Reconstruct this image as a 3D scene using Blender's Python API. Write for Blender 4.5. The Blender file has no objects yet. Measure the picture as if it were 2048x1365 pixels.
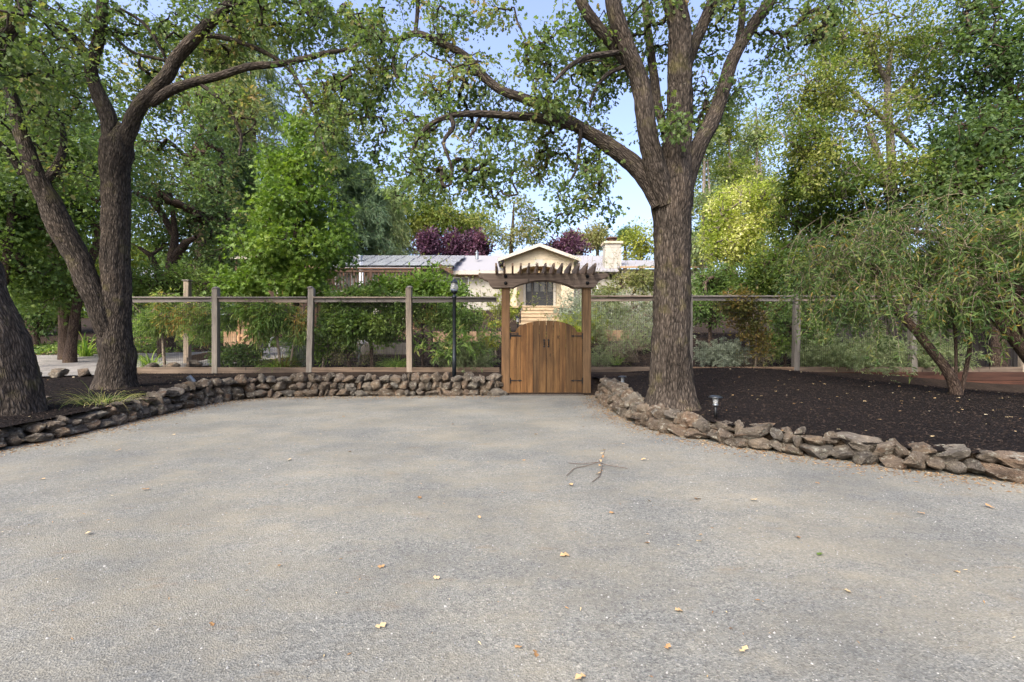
import bpy, math, random
import numpy as np
random.seed(7)
rng = np.random.default_rng(7)
R = math.radians
scene = bpy.context.scene
COL = scene.collection

# ------------------------------------------------------------------ camera, sky, sun, exposure
F, CZ, HY, CX = 940.0, 1.15, 682.5, 1024.0
cam = bpy.data.cameras.new('camera')
cam.sensor_width = 36.0
cam.lens = F / 2048 * 36.0
cam.clip_start, cam.clip_end = 0.05, 2000
camo = bpy.data.objects.new('camera', cam)
COL.objects.link(camo)
camo.location = (0, 0, CZ)
camo.rotation_euler = (R(90), 0, 0)
scene.camera = camo

SUN_EL, SUN_AZ = 44.0, 210.0        # azimuth clockwise from +Y (north): behind and to the left of the camera
world = bpy.data.worlds.new('World')
scene.world = world
world.use_nodes = True
wn = world.node_tree
wn.nodes.clear()
sky = wn.nodes.new('ShaderNodeTexSky')
sky.sky_type = 'NISHITA'
sky.sun_disc = False
sky.sun_elevation = R(SUN_EL)
sky.sun_rotation = R(SUN_AZ)
sky.air_density = 1.0
sky.dust_density = 5.0
sky.ozone_density = 3.0
bg = wn.nodes.new('ShaderNodeBackground')
bg.inputs['Strength'].default_value = 0.15
wo = wn.nodes.new('ShaderNodeOutputWorld')
hsv = wn.nodes.new('ShaderNodeHueSaturation')          # hazy late-summer sky: a little paler all over
hsv.inputs['Saturation'].default_value = 0.93
hsv.inputs['Hue'].default_value = 0.513
wn.links.new(sky.outputs[0], hsv.inputs['Color'])
wn.links.new(hsv.outputs[0], bg.inputs['Color'])
wn.links.new(bg.outputs[0], wo.inputs['Surface'])
sun = bpy.data.lights.new('sun', 'SUN')
sun.energy = 1.3
sun.angle = R(24)
sun.color = (1.0, 0.95, 0.87)
suno = bpy.data.objects.new('sun', sun)
COL.objects.link(suno)
suno.location = (-20, -10, 40)
suno.rotation_euler = (R(90 - SUN_EL), 0, R(180 - SUN_AZ))
scene.view_settings.view_transform = 'Standard'
scene.view_settings.look = 'None'
scene.view_settings.gamma = 1.0
scene.view_settings.use_curve_mapping = False
scene.view_settings.exposure = 1.75
scene.render.engine = 'CYCLES'
scene.cycles.max_bounces = 12
scene.cycles.diffuse_bounces = 8
scene.cycles.transparent_max_bounces = 8

# ------------------------------------------------------------------ helpers
def P(px, py, Y):
    return np.array([(px - CX) / F * Y, Y, CZ + (HY - py) / F * Y])

def _h(i, j, k, s):
    n = (i * 374761393 + j * 668265263 + k * 1440662683 + s * 974634631) & 0xffffffff
    n = ((n ^ (n >> 13)) * 1274126177) & 0xffffffff
    return ((n ^ (n >> 16)) & 0xffffff) / float(0xffffff)

def vnoise(p, s=0):
    p = np.asarray(p, float)
    i = np.floor(p).astype(np.int64)
    f = p - i
    f = f * f * (3 - 2 * f)
    out = 0
    for a in (0, 1):
        for b in (0, 1):
            for c in (0, 1):
                w = (f[:, 0] if a else 1 - f[:, 0]) * (f[:, 1] if b else 1 - f[:, 1]) * (f[:, 2] if c else 1 - f[:, 2])
                out = out + w * _h(i[:, 0] + a, i[:, 1] + b, i[:, 2] + c, s)
    return out

def fbm(p, o=3, s=0):
    p = np.asarray(p, float)
    t, a, z = 0, 0.5, 0
    for k in range(o):
        t = t + a * vnoise(p * 2 ** k, s + k)
        z += a
        a *= 0.5
    return t / z

def np_mesh(name, V, Fc, mat, smooth=False, attrs=None):
    me = bpy.data.meshes.new(name)
    V = np.asarray(V, np.float32)
    Fc = np.asarray(Fc, np.int32)
    m, k = Fc.shape
    me.vertices.add(len(V))
    me.vertices.foreach_set('co', V.ravel())
    me.loops.add(m * k)
    me.loops.foreach_set('vertex_index', Fc.ravel())
    me.polygons.add(m)
    me.polygons.foreach_set('loop_start', np.arange(0, m * k, k, dtype=np.int32))
    me.polygons.foreach_set('use_smooth', np.full(m, smooth, dtype=bool))
    me.update(calc_edges=True)
    for nm, arr in (attrs or {}).items():
        arr = np.asarray(arr, np.float32)
        if arr.ndim == 2:
            me.attributes.new(nm, 'FLOAT_VECTOR', 'POINT').data.foreach_set('vector', arr.ravel())
        else:
            me.attributes.new(nm, 'FLOAT', 'POINT').data.foreach_set('value', arr)
    if mat is not None:
        me.materials.append(mat)
    return me

def obj(name, me, parent=None):
    o = bpy.data.objects.new(name, me)
    COL.objects.link(o)
    if parent is not None:
        o.parent = parent
    return o

def tag(o, label=None, cat=None, group=None, kind=None):
    if label: o['label'] = label
    if cat: o['category'] = cat
    if group: o['group'] = group
    if kind: o['kind'] = kind
    return o

def thing(name, loc, label, cat, group=None):
    o = bpy.data.objects.new(name, None)
    o.empty_display_size = 0.2
    o.location = [float(v) for v in loc]
    COL.objects.link(o)
    return tag(o, label, cat, group)

def root_off(o):
    v = np.zeros(3)
    while o is not None:
        v += np.array(o.location)
        o = o.parent
    return v

class MB:
    """collects shapes in world coordinates; build() links them as one mesh object"""
    def __init__(s): s.v, s.f = [], []
    def add(s, v, f):
        b = len(s.v)
        s.v += [tuple(map(float, q)) for q in v]
        s.f += [tuple(b + i for i in q) for q in f]
        return s
    def box(s, c, size, rz=0.0, rx=0.0, ry=0.0):
        hx, hy, hz = [q / 2 for q in size]
        pts = np.array([(a, b, d) for a in (-hx, hx) for b in (-hy, hy) for d in (-hz, hz)])
        if rx: 
            cc, ss = math.cos(rx), math.sin(rx); pts = pts @ np.array([[1, 0, 0], [0, cc, -ss], [0, ss, cc]]).T
        if ry:
            cc, ss = math.cos(ry), math.sin(ry); pts = pts @ np.array([[cc, 0, ss], [0, 1, 0], [-ss, 0, cc]]).T
        if rz:
            cc, ss = math.cos(rz), math.sin(rz); pts = pts @ np.array([[cc, -ss, 0], [ss, cc, 0], [0, 0, 1]]).T
        return s.add(pts + np.array(c), [(0, 1, 3, 2), (4, 6, 7, 5), (0, 4, 5, 1), (2, 3, 7, 6), (0, 2, 6, 4), (1, 5, 7, 3)])
    def span(s, a, b):
        a, b = np.array(a, float), np.array(b, float)
        return s.box((a + b) / 2, np.abs(b - a))
    def bar(s, a, b, w, h=None, up=(0, 0, 1)):
        h = h or w
        a, b = np.array(a, float), np.array(b, float)
        d = (b - a) / np.linalg.norm(b - a)
        u = np.array(up, float)
        if abs(d @ u) > 0.98: u = np.array([0, 1.0, 0])
        x = np.cross(d, u); x /= np.linalg.norm(x)
        y = np.cross(x, d)
        pts = [q + sx * x * w / 2 + sy * y * h / 2 for q in (a, b) for sx, sy in ((-1, -1), (1, -1), (1, 1), (-1, 1))]
        return s.add(pts, [(0, 1, 2, 3), (7, 6, 5, 4), (0, 4, 5, 1), (1, 5, 6, 2), (2, 6, 7, 3), (3, 7, 4, 0)])
    def prism(s, poly, axis, lo, hi):
        """poly: 2-D outline; axis 'y' -> (x,z) outline run along y; 'x' -> (y,z) outline run along x; 'z' -> (x,y)"""
        def at(q, t):
            return {'y': (q[0], t, q[1]), 'x': (t, q[0], q[1]), 'z': (q[0], q[1], t)}[axis]
        n = len(poly)
        pts = [at(q, lo) for q in poly] + [at(q, hi) for q in poly]
        fs = [tuple(range(n))[::-1], tuple(range(n, 2 * n))] + [(i, (i + 1) % n, n + (i + 1) % n, n + i) for i in range(n)]
        return s.add(pts, fs)
    def lathe(s, c, prof, n=20):
        pts, fs = [], []
        for r, z in prof:
            for k in range(n):
                a = 2 * math.pi * k / n
                pts.append((c[0] + r * math.cos(a), c[1] + r * math.sin(a), c[2] + z))
        m = len(prof)
        for i in range(m - 1):
            for k in range(n):
                fs.append((i * n + k, i * n + (k + 1) % n, (i + 1) * n + (k + 1) % n, (i + 1) * n + k))
        fs.append(tuple(range(n))[::-1]); fs.append(tuple((m - 1) * n + k for k in range(n)))
        return s.add(pts, fs)
    def pipe(s, pts, r, n=6):
        V, Q, _ = tube(np.array([list(p) + [r] for p in pts], float), n)
        return s.add(V, Q)
    def build(s, name, mat, parent=None, smooth=False, bevel=0.0, angle=40):
        off = root_off(parent) if parent is not None else np.zeros(3)
        me = bpy.data.meshes.new(name)
        me.from_pydata([tuple(np.array(q) - off) for q in s.v], [], s.f)
        me.materials.append(mat)
        me.update()
        import bmesh
        bm = bmesh.new(); bm.from_mesh(me)
        bmesh.ops.recalc_face_normals(bm, faces=bm.faces)
        if bevel:
            bmesh.ops.bevel(bm, geom=[e for e in bm.edges if e.calc_face_angle(0) > R(35)], offset=bevel, segments=1, affect='EDGES', clamp_overlap=True)
        bm.to_mesh(me); bm.free()
        if smooth:
            me.polygons.foreach_set('use_smooth', np.ones(len(me.polygons), dtype=bool))
        return obj(name, me, parent)

def catmull(pts, step):
    p = np.asarray(pts, float)
    if len(p) == 2:
        n = max(2, int(np.linalg.norm(p[1, :3] - p[0, :3]) / step) + 1)
        t = np.linspace(0, 1, n)[:, None]
        return p[0] * (1 - t) + p[1] * t
    q = np.vstack([2 * p[0] - p[1], p, 2 * p[-1] - p[-2]])
    out = []
    for i in range(1, len(q) - 2):
        n = max(1, int(np.linalg.norm(q[i + 1, :3] - q[i, :3]) / step))
        for t in np.arange(n) / n:
            a, b, c, d = q[i - 1], q[i], q[i + 1], q[i + 2]
            out.append(0.5 * (2 * b + (c - a) * t + (2 * a - 5 * b + 4 * c - d) * t * t + (3 * b - a - 3 * c + d) * t ** 3))
    out.append(p[-1])
    return np.array(out)

def tube(p4, sides=8, rough=0.0, seed=0):
    """p4: (n,4) centre line with radii -> vertices, quads and a bark coordinate (around, around, along)"""
    p4 = np.asarray(p4, float)
    c, r = p4[:, :3], np.maximum(p4[:, 3], 1e-4)
    n = len(c)
    t = np.gradient(c, axis=0)
    t /= np.linalg.norm(t, axis=1)[:, None] + 1e-9
    ref = np.array([1.0, 0, 0]) if abs(t[0, 0]) < 0.9 else np.array([0, 1.0, 0])
    X = np.zeros((n, 3))
    u = ref
    for i in range(n):
        u = u - t[i] * (u @ t[i])
        u /= np.linalg.norm(u) + 1e-9
        X[i] = u
    Yv = np.cross(t, X)
    a = np.arange(sides) / sides * 2 * np.pi
    L = np.concatenate([[0], np.cumsum(np.linalg.norm(np.diff(c, axis=0), axis=1))])
    rr = np.repeat(r[:, None], sides, 1)
    bk = np.stack([rr * np.cos(a)[None], rr * np.sin(a)[None], np.repeat(L[:, None], sides, 1)], -1)
    if rough:
        q = bk.reshape(-1, 3)
        big = fbm(q * np.array([2.2, 2.2, 0.9]) + 7, 2, seed) - 0.5
        rid = 1 - np.abs(2 * fbm(q * np.array([26, 26, 5.0]) + 3, 2, seed + 5) - 1)
        rr = rr * (1 + (0.22 * big).reshape(n, sides)) + (rough * (0.5 - rid ** 2)).reshape(n, sides) * np.minimum(1, rr / 0.15)
    if rough and r[0] > 0.2:                             # root flare
        fl = np.exp(-L / 0.22)[:, None] * (0.1 + 0.55 * np.maximum(0, fbm(np.c_[np.cos(a) * 1.6, np.sin(a) * 1.6, a * 0 + seed], 2, seed)[None] - 0.35))
        rr = rr * (1 + fl)
    V = c[:, None] + rr[..., None] * (np.cos(a)[None, :, None] * X[:, None] + np.sin(a)[None, :, None] * Yv[:, None])
    i = np.arange(n - 1)[:, None] * sides
    k = np.arange(sides)[None]
    k2 = (k + 1) % sides
    Q = np.stack([i + k, i + k2, i + sides + k2, i + sides + k], -1).reshape(-1, 4)
    return V.reshape(-1, 3), Q, bk.reshape(-1, 3)

# ------------------------------------------------------------------ materials
def new_mat(name):
    m = bpy.data.materials.new(name)
    m.use_nodes = True
    nt = m.node_tree
    nt.nodes.clear()
    out = nt.nodes.new('ShaderNodeOutputMaterial')
    bs = nt.nodes.new('ShaderNodeBsdfPrincipled')
    nt.links.new(bs.outputs[0], out.inputs['Surface'])
    return m, nt, bs, out

def nd(nt, typ, ins=None, **props):
    n = nt.nodes.new(typ)
    for k, v in props.items(): setattr(n, k, v)
    for k, v in (ins or {}).items():
        if isinstance(v, bpy.types.NodeSocket): nt.links.new(v, n.inputs[k])
        else: n.inputs[k].default_value = v
    return n

def ramp(nt, fac, stops, interp='LINEAR'):
    n = nt.nodes.new('ShaderNodeValToRGB')
    n.color_ramp.interpolation = interp
    e = n.color_ramp.elements
    while len(e) < len(stops): e.new(0.5)
    for el, (p, c) in zip(e, stops):
        el.position = p
        el.color = (*c, 1) if len(c) == 3 else c
    nt.links.new(fac, n.inputs[0])
    return n.outputs[0]

def mix(nt, fac, a, b, mode='MIX'):
    n = nt.nodes.new('ShaderNodeMix')
    n.data_type = 'RGBA'
    n.blend_type = mode
    for i, v in ((0, fac), (6, a), (7, b)):
        if isinstance(v, bpy.types.NodeSocket): nt.links.new(v, n.inputs[i])
        else: n.inputs[i].default_value = v if i == 0 else (*v, 1)
    return n.outputs[2]

def noise(nt, vec, scale, detail=4, rough=0.55, out='Fac'):
    return nd(nt, 'ShaderNodeTexNoise', {'Vector': vec, 'Scale': scale, 'Detail': detail, 'Roughness': rough}).outputs[out]

def stretch(nt, vec, s):
    return nd(nt, 'ShaderNodeMapping', {'Vector': vec, 'Scale': s}).outputs[0]

def bump(nt, h, bs, strength, dist):
    b = nd(nt, 'ShaderNodeBump', {'Height': h, 'Strength': strength, 'Distance': dist})
    nt.links.new(b.outputs[0], bs.inputs['Normal'])

def plain(name, c, rough=0.6, metal=0.0, var=0.12, scale=12):
    m, nt, bs, _ = new_mat(name)
    co = nd(nt, 'ShaderNodeTexCoord').outputs['Object']
    f = noise(nt, co, scale, 5)
    col = ramp(nt, f, [(0.3, tuple(x * (1 - var * 2) for x in c)), (0.7, tuple(min(1, x * (1 + var)) for x in c))])
    nt.links.new(col, bs.inputs['Base Color'])
    bs.inputs['Roughness'].default_value = rough
    bs.inputs['Metallic'].default_value = metal
    bump(nt, f, bs, 0.15, 0.01)
    return m

def leaf_mat(name, stops, trans=0.35, rough=0.5):
    m, nt, bs, out = new_mat(name)
    a = nd(nt, 'ShaderNodeAttribute', attribute_name='rnd').outputs['Fac']
    col = ramp(nt, a, stops)
    nt.links.new(col, bs.inputs['Base Color'])
    bs.inputs['Roughness'].default_value = rough
    bs.inputs['Specular IOR Level'].default_value = 0.28
    tcol = mix(nt, 1.0, col, (1.15, 1.2, 0.6), 'MULTIPLY')
    tr = nd(nt, 'ShaderNodeBsdfTranslucent', {'Color': tcol})
    mx = nd(nt, 'ShaderNodeMixShader', {0: trans})
    nt.links.new(bs.outputs[0], mx.inputs[1])
    nt.links.new(tr.outputs[0], mx.inputs[2])
    nt.links.new(mx.outputs[0], out.inputs['Surface'])
    return m

def bark_mat(name, dark, mid, light, lichen=(0.34, 0.34, 0.29), moss=(0.085, 0.075, 0.028), fs=1.3, lich=0.62):
    m, nt, bs, _ = new_mat(name)
    a = nd(nt, 'ShaderNodeAttribute', attribute_name='bk').outputs['Vector']
    f1 = noise(nt, stretch(nt, a, (30 * fs, 30 * fs, 6 * fs)), 1.0, 5, 0.6)
    vo = nd(nt, 'ShaderNodeTexVoronoi', {'Vector': stretch(nt, a, (34 * fs, 34 * fs, 9 * fs)), 'Scale': 1.0}, feature='DISTANCE_TO_EDGE').outputs['Distance']
    h = nd(nt, 'ShaderNodeMath', {0: f1, 1: nd(nt, 'ShaderNodeMath', {0: vo, 1: 1.1}, operation='MULTIPLY').outputs[0]}, operation='ADD').outputs[0]
    col = ramp(nt, h, [(0.38, dark), (0.62, mid), (0.95, light)])
    f2 = noise(nt, a, 26, 4, 0.7)
    col = mix(nt, ramp(nt, f2, [(lich, (0, 0, 0)), (lich + 0.1, (1, 1, 1))]), col, lichen)
    col = mix(nt, 1.0, col, ramp(nt, noise(nt, a, 1.6, 5, 0.65), [(0.3, (0.62, 0.6, 0.58)), (0.5, (1, 1, 1)), (0.72, (1.55, 1.45, 1.35))]), 'MULTIPLY')
    f3 = noise(nt, a, 3.2, 3, 0.6)
    col = mix(nt, ramp(nt, f3, [(0.56, (0, 0, 0)), (0.74, (0.6, 0.6, 0.6))]), col, moss)
    nt.links.new(col, bs.inputs['Base Color'])
    bs.inputs['Roughness'].default_value = 0.9
    bs.inputs['Specular IOR Level'].default_value = 0.15
    bump(nt, h, bs, 1.0, 0.03)
    return m

def wood_mat(name, c1, c2, c3, axis='z', rough=0.75, knots=True):
    m, nt, bs, _ = new_mat(name)
    co = nd(nt, 'ShaderNodeTexCoord').outputs['Object']
    rnd = nd(nt, 'ShaderNodeObjectInfo').outputs['Random']
    sh = nd(nt, 'ShaderNodeVectorMath', {0: co, 1: nd(nt, 'ShaderNodeCombineXYZ', {'X': nd(nt, 'ShaderNodeMath', {0: rnd, 1: 37.0}, operation='MULTIPLY').outputs[0], 'Y': 0.0, 'Z': nd(nt, 'ShaderNodeMath', {0: rnd, 1: 13.0}, operation='MULTIPLY').outputs[0]}).outputs[0]}, operation='ADD').outputs[0]
    s = {'z': (22, 22, 1.1), 'x': (1.1, 22, 22), 'y': (22, 1.1, 22)}[axis]
    g = noise(nt, stretch(nt, sh, s), 1.0, 6, 0.65)
    g2 = noise(nt, stretch(nt, sh, tuple(v * 6 for v in s)), 1.0, 3, 0.6)
    patch = noise(nt, stretch(nt, sh, tuple(max(1.5, v * 0.12) for v in s)), 1.0, 3)
    col = ramp(nt, g, [(0.28, c1), (0.5, c2), (0.75, c3)])
    tint = ramp(nt, rnd, [(0, (0.66, 0.66, 0.68)), (0.5, (1, 0.98, 0.95)), (1, (1.32, 1.12, 0.95))])
    col = mix(nt, 0.9, col, tint, 'MULTIPLY')
    col = mix(nt, ramp(nt, patch, [(0.45, (0, 0, 0)), (0.75, (0.55, 0.55, 0.55))]), col, tuple(0.55 * v for v in c1))
    col = mix(nt, ramp(nt, g2, [(0.3, (0.35, 0.35, 0.35)), (0.45, (0, 0, 0))]), col, tuple(0.4 * v for v in c1))
    if knots:
        kn = nd(nt, 'ShaderNodeTexVoronoi', {'Vector': stretch(nt, sh, (5, 5, 2.0)), 'Scale': 1.0}).outputs['Distance']
        col = mix(nt, ramp(nt, kn, [(0.05, (0.85, 0.85, 0.85)), (0.12, (0, 0, 0))]), col, tuple(0.3 * v for v in c1))
    nt.links.new(col, bs.inputs['Base Color'])
    bs.inputs['Roughness'].default_value = rough
    bs.inputs['Specular IOR Level'].default_value = 0.25
    bump(nt, g, bs, 0.5, 0.006)
    return m

def stone_mat(name):
    m, nt, bs, _ = new_mat(name)
    tc = nd(nt, 'ShaderNodeTexCoord')
    rnd = nd(nt, 'ShaderNodeObjectInfo').outputs['Random']
    off = nd(nt, 'ShaderNodeCombineXYZ', {'X': nd(nt, 'ShaderNodeMath', {0: rnd, 1: 91.0}, operation='MULTIPLY').outputs[0], 'Y': rnd, 'Z': nd(nt, 'ShaderNodeMath', {0: rnd, 1: 31.0}, operation='MULTIPLY').outputs[0]}).outputs[0]
    co = nd(nt, 'ShaderNodeVectorMath', {0: tc.outputs['Object'], 1: off}, operation='ADD').outputs[0]
    base = ramp(nt, rnd, [(0.0, (0.125, 0.10, 0.075)), (0.2, (0.205, 0.155, 0.11)), (0.42, (0.145, 0.127, 0.105)), (0.6, (0.205, 0.145, 0.10)), (0.8, (0.19, 0.17, 0.142)), (1.0, (0.235, 0.185, 0.135))])
    n1 = noise(nt, co, 2.2, 6, 0.7)
    col = mix(nt, 1.0, base, ramp(nt, n1, [(0.3, (0.38, 0.36, 0.34)), (0.5, (1, 1, 1)), (0.72, (1.6, 1.48, 1.3))]), 'MULTIPLY')
    n2 = noise(nt, co, 1.3, 3, 0.6)
    col = mix(nt, ramp(nt, n2, [(0.58, (0, 0, 0)), (0.72, (0.6, 0.6, 0.6))]), col, (0.26, 0.15, 0.085))
    n3 = noise(nt, co, 4.4, 5, 0.75)
    col = mix(nt, ramp(nt, n3, [(0.56, (0, 0, 0)), (0.63, (0.85, 0.85, 0.85))]), col, (0.40, 0.385, 0.315))
    n4 = noise(nt, co, 1.7, 4, 0.7)
    col = mix(nt, ramp(nt, n4, [(0.60, (0, 0, 0)), (0.74, (0.55, 0.55, 0.55))]), col, (0.085, 0.085, 0.03))
    nt.links.new(col, bs.inputs['Base Color'])
    bs.inputs['Roughness'].default_value = 0.92
    bs.inputs['Specular IOR Level'].default_value = 0.2
    h = nd(nt, 'ShaderNodeMath', {0: noise(nt, co, 5, 8, 0.7), 1: noise(nt, co, 22, 3, 0.6)}, operation='ADD').outputs[0]
    bump(nt, h, bs, 0.9, 0.12)
    return m

def gravel_mat():
    m, nt, bs, _ = new_mat('gravel')
    co = nd(nt, 'ShaderNodeTexCoord').outputs['Object']
    v = nd(nt, 'ShaderNodeTexVoronoi', {'Vector': co, 'Scale': 140.0})
    v2 = nd(nt, 'ShaderNodeTexVoronoi', {'Vector': co, 'Scale': 60.0})
    sep = nd(nt, 'ShaderNodeSeparateColor', {0: v.outputs['Color']})
    sep2 = nd(nt, 'ShaderNodeSeparateColor', {0: v2.outputs['Color']})
    peb = ramp(nt, sep.outputs[0], [(0.0, (0.075, 0.075, 0.075)), (0.3, (0.15, 0.151, 0.15)), (0.62, (0.195, 0.196, 0.193)), (0.9, (0.235, 0.233, 0.224)), (1.0, (0.36, 0.35, 0.32))])
    big = ramp(nt, sep2.outputs[0], [(0, (0.12, 0.12, 0.12)), (0.6, (0.19, 0.19, 0.188)), (1, (0.27, 0.265, 0.25))])
    col = mix(nt, 0.3, peb, big)
    n1 = noise(nt, stretch(nt, co, (0.75, 1.2, 1)), 1.0, 7, 0.68)
    n2 = noise(nt, stretch(nt, co, (3.0, 5.5, 1)), 1.0, 7, 0.72)
    dust = mix(nt, ramp(nt, noise(nt, co, 60, 3, 0.6), [(0.3, (0, 0, 0)), (0.7, (1, 1, 1))]), (0.175, 0.158, 0.13), (0.25, 0.232, 0.195))
    df = nd(nt, 'ShaderNodeMath', {0: n1, 1: nd(nt, 'ShaderNodeMath', {0: n2, 1: 0.7}, operation='MULTIPLY').outputs[0]}, operation='ADD').outputs[0]
    dfac = ramp(nt, df, [(0.76, (0, 0, 0)), (1.04, (0.62, 0.62, 0.62))])
    col = mix(nt, dfac, col, dust)
    n5 = noise(nt, stretch(nt, co, (1.5, 2.1, 1)), 1.0, 8, 0.72)
    col = mix(nt, ramp(nt, n5, [(0.54, (0, 0, 0)), (0.66, (0.55, 0.55, 0.55))]), col, mix(nt, 0.5, dust, (0.27, 0.245, 0.205)))
    n3 = noise(nt, stretch(nt, co, (2.2, 6, 1)), 1.0, 5, 0.7)
    col = mix(nt, ramp(nt, n3, [(0.6, (0, 0, 0)), (0.76, (0.5, 0.5, 0.5))]), col, (0.19, 0.125, 0.07))
    n4 = noise(nt, co, 0.9, 4, 0.6)
    col = mix(nt, 1.0, col, ramp(nt, n4, [(0.3, (0.70, 0.72, 0.75)), (0.7, (1.16, 1.14, 1.08))]), 'MULTIPLY')
    col = mix(nt, 1.0, col, (0.87, 0.855, 0.795), 'MULTIPLY')
    nt.links.new(col, bs.inputs['Base Color'])
    bs.inputs['Roughness'].default_value = 0.95
    bs.inputs['Specular IOR Level'].default_value = 0.15
    h = nd(nt, 'ShaderNodeMath', {0: v.outputs['Distance'], 1: noise(nt, co, 6, 4)}, operation='ADD').outputs[0]
    bump(nt, h, bs, 0.45, 0.008)
    return m

def mulch_mat(name, c1, c2, c3, sc=60):
    m, nt, bs, _ = new_mat(name)
    co = nd(nt, 'ShaderNodeTexCoord').outputs['Object']
    n1 = noise(nt, stretch(nt, co, (1, 1.8, 1)), sc, 4, 0.7)
    n2 = noise(nt, co, 2.0, 4)
    col = ramp(nt, n1, [(0.3, c1), (0.55, c2), (0.8, c3)])
    col = mix(nt, 1.0, col, ramp(nt, n2, [(0.3, (0.75, 0.72, 0.7)), (0.7, (1.25, 1.2, 1.15))]), 'MULTIPLY')
    nt.links.new(col, bs.inputs['Base Color'])
    bs.inputs['Roughness'].default_value = 1.0
    bs.inputs['Specular IOR Level'].default_value = 0.1
    bump(nt, n1, bs, 1.0, 0.03)
    return m

M = {}
M['gravel'] = gravel_mat()
M['dirt'] = mulch_mat('brown_dirt', (0.03, 0.022, 0.015), (0.07, 0.052, 0.036), (0.12, 0.09, 0.065), 30)
M['mulch'] = mulch_mat('mulch', (0.004, 0.003, 0.003), (0.011, 0.008, 0.007), (0.032, 0.022, 0.018))
M['soil'] = mulch_mat('garden_soil', (0.011, 0.008, 0.006), (0.03, 0.021, 0.015), (0.075, 0.052, 0.036), 18)
M['asphalt'] = mulch_mat('asphalt', (0.16, 0.155, 0.145), (0.25, 0.24, 0.225), (0.33, 0.315, 0.29), 40)
M['stone'] = stone_mat('field_stone')
M['bark'] = bark_mat('oak_bark', (0.010, 0.008, 0.006), (0.040, 0.031, 0.024), (0.088, 0.071, 0.057), lichen=(0.15, 0.145, 0.12), fs=1.0, lich=0.66)
M['bark_brown'] = bark_mat('brown_bark', (0.016, 0.010, 0.008), (0.06, 0.04, 0.03), (0.13, 0.095, 0.073), lich=0.7)
M['bark_pale'] = bark_mat('pale_bark', (0.07, 0.055, 0.045), (0.2, 0.165, 0.135), (0.34, 0.3, 0.26), lich=0.75)
M['twig'] = bark_mat('dry_twig', (0.10, 0.075, 0.05), (0.23, 0.18, 0.13), (0.36, 0.3, 0.23), lich=0.9, moss=(0.2, 0.16, 0.11))
M['gate_wood'] = wood_mat('stained_gate_wood', (0.04, 0.02, 0.008), (0.108, 0.056, 0.02), (0.19, 0.105, 0.04))
M['post_wood'] = wood_mat('stained_post_wood', (0.045, 0.027, 0.014), (0.108, 0.064, 0.031), (0.175, 0.11, 0.058))
M['beam_wood'] = wood_mat('weathered_beam_wood', (0.065, 0.044, 0.032), (0.155, 0.112, 0.085), (0.245, 0.19, 0.15), axis='x')
M['rafter_wood'] = wood_mat('weathered_rafter_wood', (0.075, 0.055, 0.045), (0.17, 0.13, 0.105), (0.26, 0.21, 0.175), axis='y')
M['fence_wood'] = wood_mat('grey_fence_wood', (0.095, 0.082, 0.066), (0.19, 0.168, 0.14), (0.28, 0.255, 0.215))
M['rail_wood'] = wood_mat('grey_rail_wood', (0.09, 0.076, 0.066), (0.165, 0.145, 0.128), (0.25, 0.225, 0.2), axis='x')
M['kick_wood'] = wood_mat('redwood_kickboard', (0.06, 0.042, 0.03), (0.125, 0.092, 0.066), (0.19, 0.145, 0.108), axis='x')
M['red_kick'] = wood_mat('red_stained_board', (0.02, 0.009, 0.006), (0.05, 0.022, 0.014), (0.08, 0.037, 0.023), axis='x')
M['tan_wood'] = wood_mat('tan_cedar', (0.24, 0.145, 0.08), (0.38, 0.25, 0.15), (0.48, 0.34, 0.22))
M['deck_wood'] = wood_mat('brown_deck_wood', (0.05, 0.026, 0.016), (0.10, 0.055, 0.034), (0.15, 0.085, 0.055))
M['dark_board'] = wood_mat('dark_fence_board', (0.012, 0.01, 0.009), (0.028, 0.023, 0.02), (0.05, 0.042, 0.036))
M['black'] = plain('black_iron', (0.012, 0.012, 0.013), 0.45, 0.6)
M['lampblack'] = plain('black_lamp_paint', (0.018, 0.022, 0.027), 0.35, 0.3)
M['grey_metal'] = plain('grey_metal', (0.28, 0.3, 0.32), 0.4, 0.8)
M['wire'] = plain('rusty_wire', (0.022, 0.019, 0.017), 0.7, 0.3)
M['lime'] = plain('cream_limestone', (0.44, 0.365, 0.25), 0.8, 0, 0.07, 3)
M['lime2'] = plain('white_limestone', (0.36, 0.33, 0.275), 0.8, 0, 0.06, 3)
M['stairs'] = plain('tan_stair_stone', (0.34, 0.25, 0.15), 0.8, 0, 0.10, 4)
M['fascia'] = plain('cream_fascia_paint', (0.40, 0.35, 0.285), 0.6, 0, 0.05, 4)
M['soffit'] = plain('tan_soffit', (0.34, 0.22, 0.12), 0.7, 0, 0.08, 4)
M['roof'] = plain('grey_shingle', (0.235, 0.225, 0.232), 0.85, 0, 0.03, 14)
M['door'] = plain('black_door_paint', (0.008, 0.008, 0.009), 0.65, 0, 0.1, 5)
M['glass'] = plain('dark_leaded_glass', (0.075, 0.072, 0.06), 0.35, 0.0, 0.5, 26)
M['solar'] = plain('solar_glass', (0.36, 0.37, 0.40), 0.15, 0.2, 0.06, 2)
M['solar_frame'] = plain('solar_frame', (0.05, 0.05, 0.055), 0.5, 0.4)
M['white'] = plain('white_paint', (0.78, 0.77, 0.74), 0.5, 0, 0.04)
M['yellow_glow'] = plain('porch_lamp_glass', (0.7, 0.5, 0.25), 0.3)

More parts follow.
